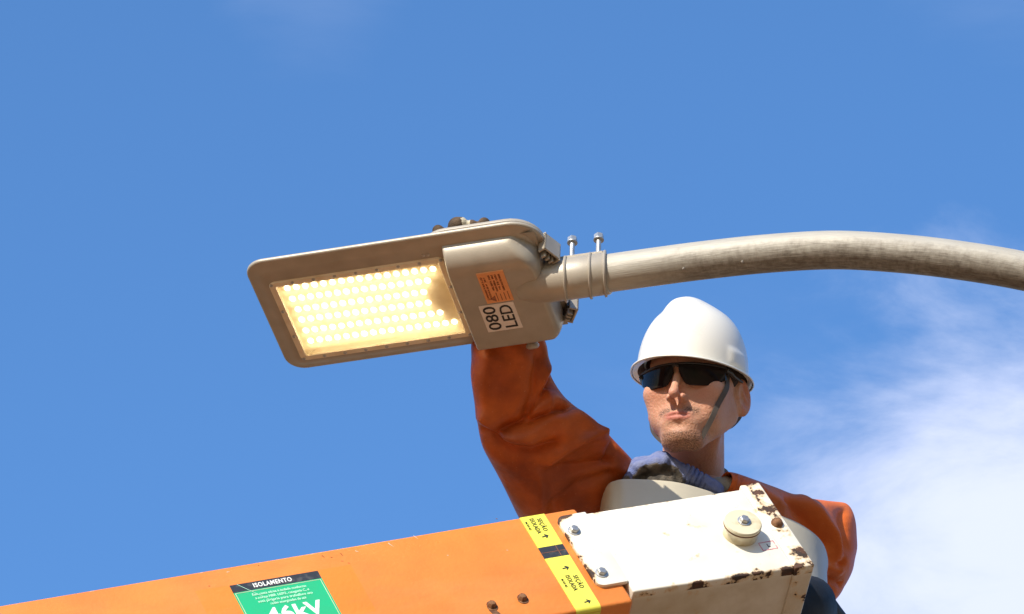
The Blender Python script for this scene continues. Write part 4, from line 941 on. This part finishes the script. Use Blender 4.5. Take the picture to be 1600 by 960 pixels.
fB = [([(1250, 776), (1275, 800), (1298, 832), (1312, 870)], .012, 11), ([(1232, 782), (1262, 812), (1285, 850)], -.009, 9), ([(1185, 762), (1225, 790)], .005, 8), ([(1318, 800), (1316, 850), (1310, 880)], -.008, 8), ([(1285, 880), (1312, 892)], .006, 5), ([(1294, 905), (1315, 915)], -.006, 5), ([(1150, 745), (1143, 775)], .004, 3), ([(1157, 747), (1150, 780)], -.004, 3)]
sv2 = sleeve(stB, fB, 'rubber_sleeve', seg=100, n=120, stains=[(1300, 905, 30, 14, .7), (1150, 760, 6, 18, .4), (1215, 790, 40, 10, .3)], p_exp=2.2, label='sunlit orange rubber sleeve resting over the bucket')
# grey shirt cuff between glove and sleeve
mb = MB(); mb.tube([P(1108, 764, 7.425), P(1121, 764, 7.42), P(1132, 762, 7.42), P(1150, 768, 7.42)], [.0185, .0205, .0215, .020], 28); mb.build('shirt_cuff', M['shirt'], person, smooth=50)
# ---- gloved left hand resting on the rim; units = photo pixels at its depth, x right, y up, z to camera
GD = 7.39; GC = P(1040, 735, GD); GS = GD / F
def g2w(p): return GC + GS * np.asarray(p) @ Bv.T
def gloveL(p):
    d = cap(p, (76, -31, 0), (34, -10, 0), 15.5, 19)
    d = smin(d, cap(p, (34, -10, 12), (-8, 12, 14), 15, 16), 10); d = smin(d, cap(p, (34, -10, -12), (-8, 14, -14), 15, 16), 10)
    for i, z in enumerate((25, 9, -7, -22)):
        k = (-6 + 2 * i, 13 + (0, 3, 4, 2)[i], z); pi_ = (-42 - 3 * (i in (1, 2)), 5 + 1.5 * i, z * 1.02); di = (-58 - 2 * (i in (1, 2)), -16, z * .95); ti = (-48, -36, z * .9)
        fg = smin(cap(p, k, pi_, 12, 10.2), cap(p, pi_, di, 10, 9.2), 4); fg = smin(fg, cap(p, di, ti, 9, 8), 4); d = smin(d, fg, 4.5)
    d = smin(d, ell(p, (-8, -22, 6), (44, 26, 32)), 8)
    th = smin(cap(p, (44, -12, -10), (18, -2, -36), 12, 10.5), cap(p, (18, -2, -36), (-8, 0, -42), 10, 8.5), 4); d = smin(d, th, 7)
    # folds in the palm side facing the camera
    for a, b, r in (((-16, 2, 38), (-12, -26, 42), 3.2), ((2, 0, 36), (6, -26, 38), 2.6), ((-34, 2, 38), (-31, -28, 38), 2.5), ((14, -4, 32), (22, -26, 32), 2.5)): d = smax(d, -cap(p, a, b, r), 6)
    # knit ribs at the wrist
    s_ = p[..., 0] * .9 - p[..., 1] * .42; d = d + 3.4 * np.clip(np.cos(s_ * .78), 0, 1) ** 2 * (p[..., 0] > 24) * (p[..., 0] < 62) * np.clip((p[..., 0] - 24) / 12, 0, 1)
    return d + .5 * np.sin(p[..., 0] * .35 + p[..., 1] * .2) * np.sin(p[..., 1] * .3 + 1)
def coatL(V):
    c = 1.15 - np.sqrt(((V[:, 0] + 12) / 36) ** 2 + ((V[:, 1] + 16) / 25) ** 2); c = np.clip(c * 3 + .5, 0, 1) * (V[:, 2] > 8)
    tip_ = np.clip((-52 - V[:, 0]) / 6, 0, 1) * np.clip((-2 - V[:, 1]) / 8, 0, 1) * .8; return dict(coat=np.maximum(c, tip_))
nets_obj(gloveL, (-80, -62, -62), (98, 42, 52), 1.5, 'glove', M['glove'], g2w, person, 1, coatL, label='blue knitted glove with dark coated palm resting on the bucket rim')
# ---- gloved right hand lying on the lamp, lamp frame, millimetres (x along lamp, y away, z up)
def r2w(p): return LF.w(np.asarray(p) / 1000.)
HT = 24.0
tips = []
def gloveR(p):
    wr = (128, 148, 52)
    d = cap(p, wr, (122, 60, HT + 20), 25, 24); d = smin(d, cap(p, (105, 55, HT + 16), (92, 10, HT + 17), 17, 14), 12); d = smin(d, cap(p, (140, 55, HT + 16), (140, 8, HT + 17), 17, 14), 12); d = smin(d, cap(p, (122, 40, HT + 18), (118, 6, HT + 19), 17, 14), 10)
    fing = [((82, 6), (70, -46), (79, -115), 10.5), ((104, 0), (106, -60), (112, -119), 14), ((126, 0), (130, -58), (137, -116), 10), ((146, 4), (150, -46), (158, -116), 10.5)]
    for (kx_, ky_), (mx, my), (tx, ty), r in fing:
        f_ = smin(cap(p, (kx_, ky_, HT + 16), (mx, my, HT + 22), r + 1.5, r), cap(p, (mx, my, HT + 22), (tx, ty, HT + r * .85), r, r * .92), 4); d = smin(d, f_, 5)
    d = smin(d, cap(p, (108, -116, HT + 12), (121, -122, HT + 11), 11.5, 10), 4)
    d = smin(d, cap(p, (80, -106, HT + 7), (158, -108, HT + 8), 9, 9), 6)
    th = smin(cap(p, (150, 70, HT + 14), (176, 30, HT + 13), 14, 11.5), cap(p, (176, 30, HT + 13), (182, -12, HT + 10), 11, 9), 5); return smin(d, th, 9)
def coatR(V): return dict(coat=np.clip(np.where((V[:, 0] > 123) & (V[:, 0] < 136), -1, (-70 - V[:, 1]) / 10), 0, 1))
nets_obj(gloveR, (50, -148, HT - 14), (215, 185, HT + 60), 2.0, 'glove', M['glove_beige'], r2w, person, 1, coatR, label='gloved hand with dark fingertips lying on top of the lamp')
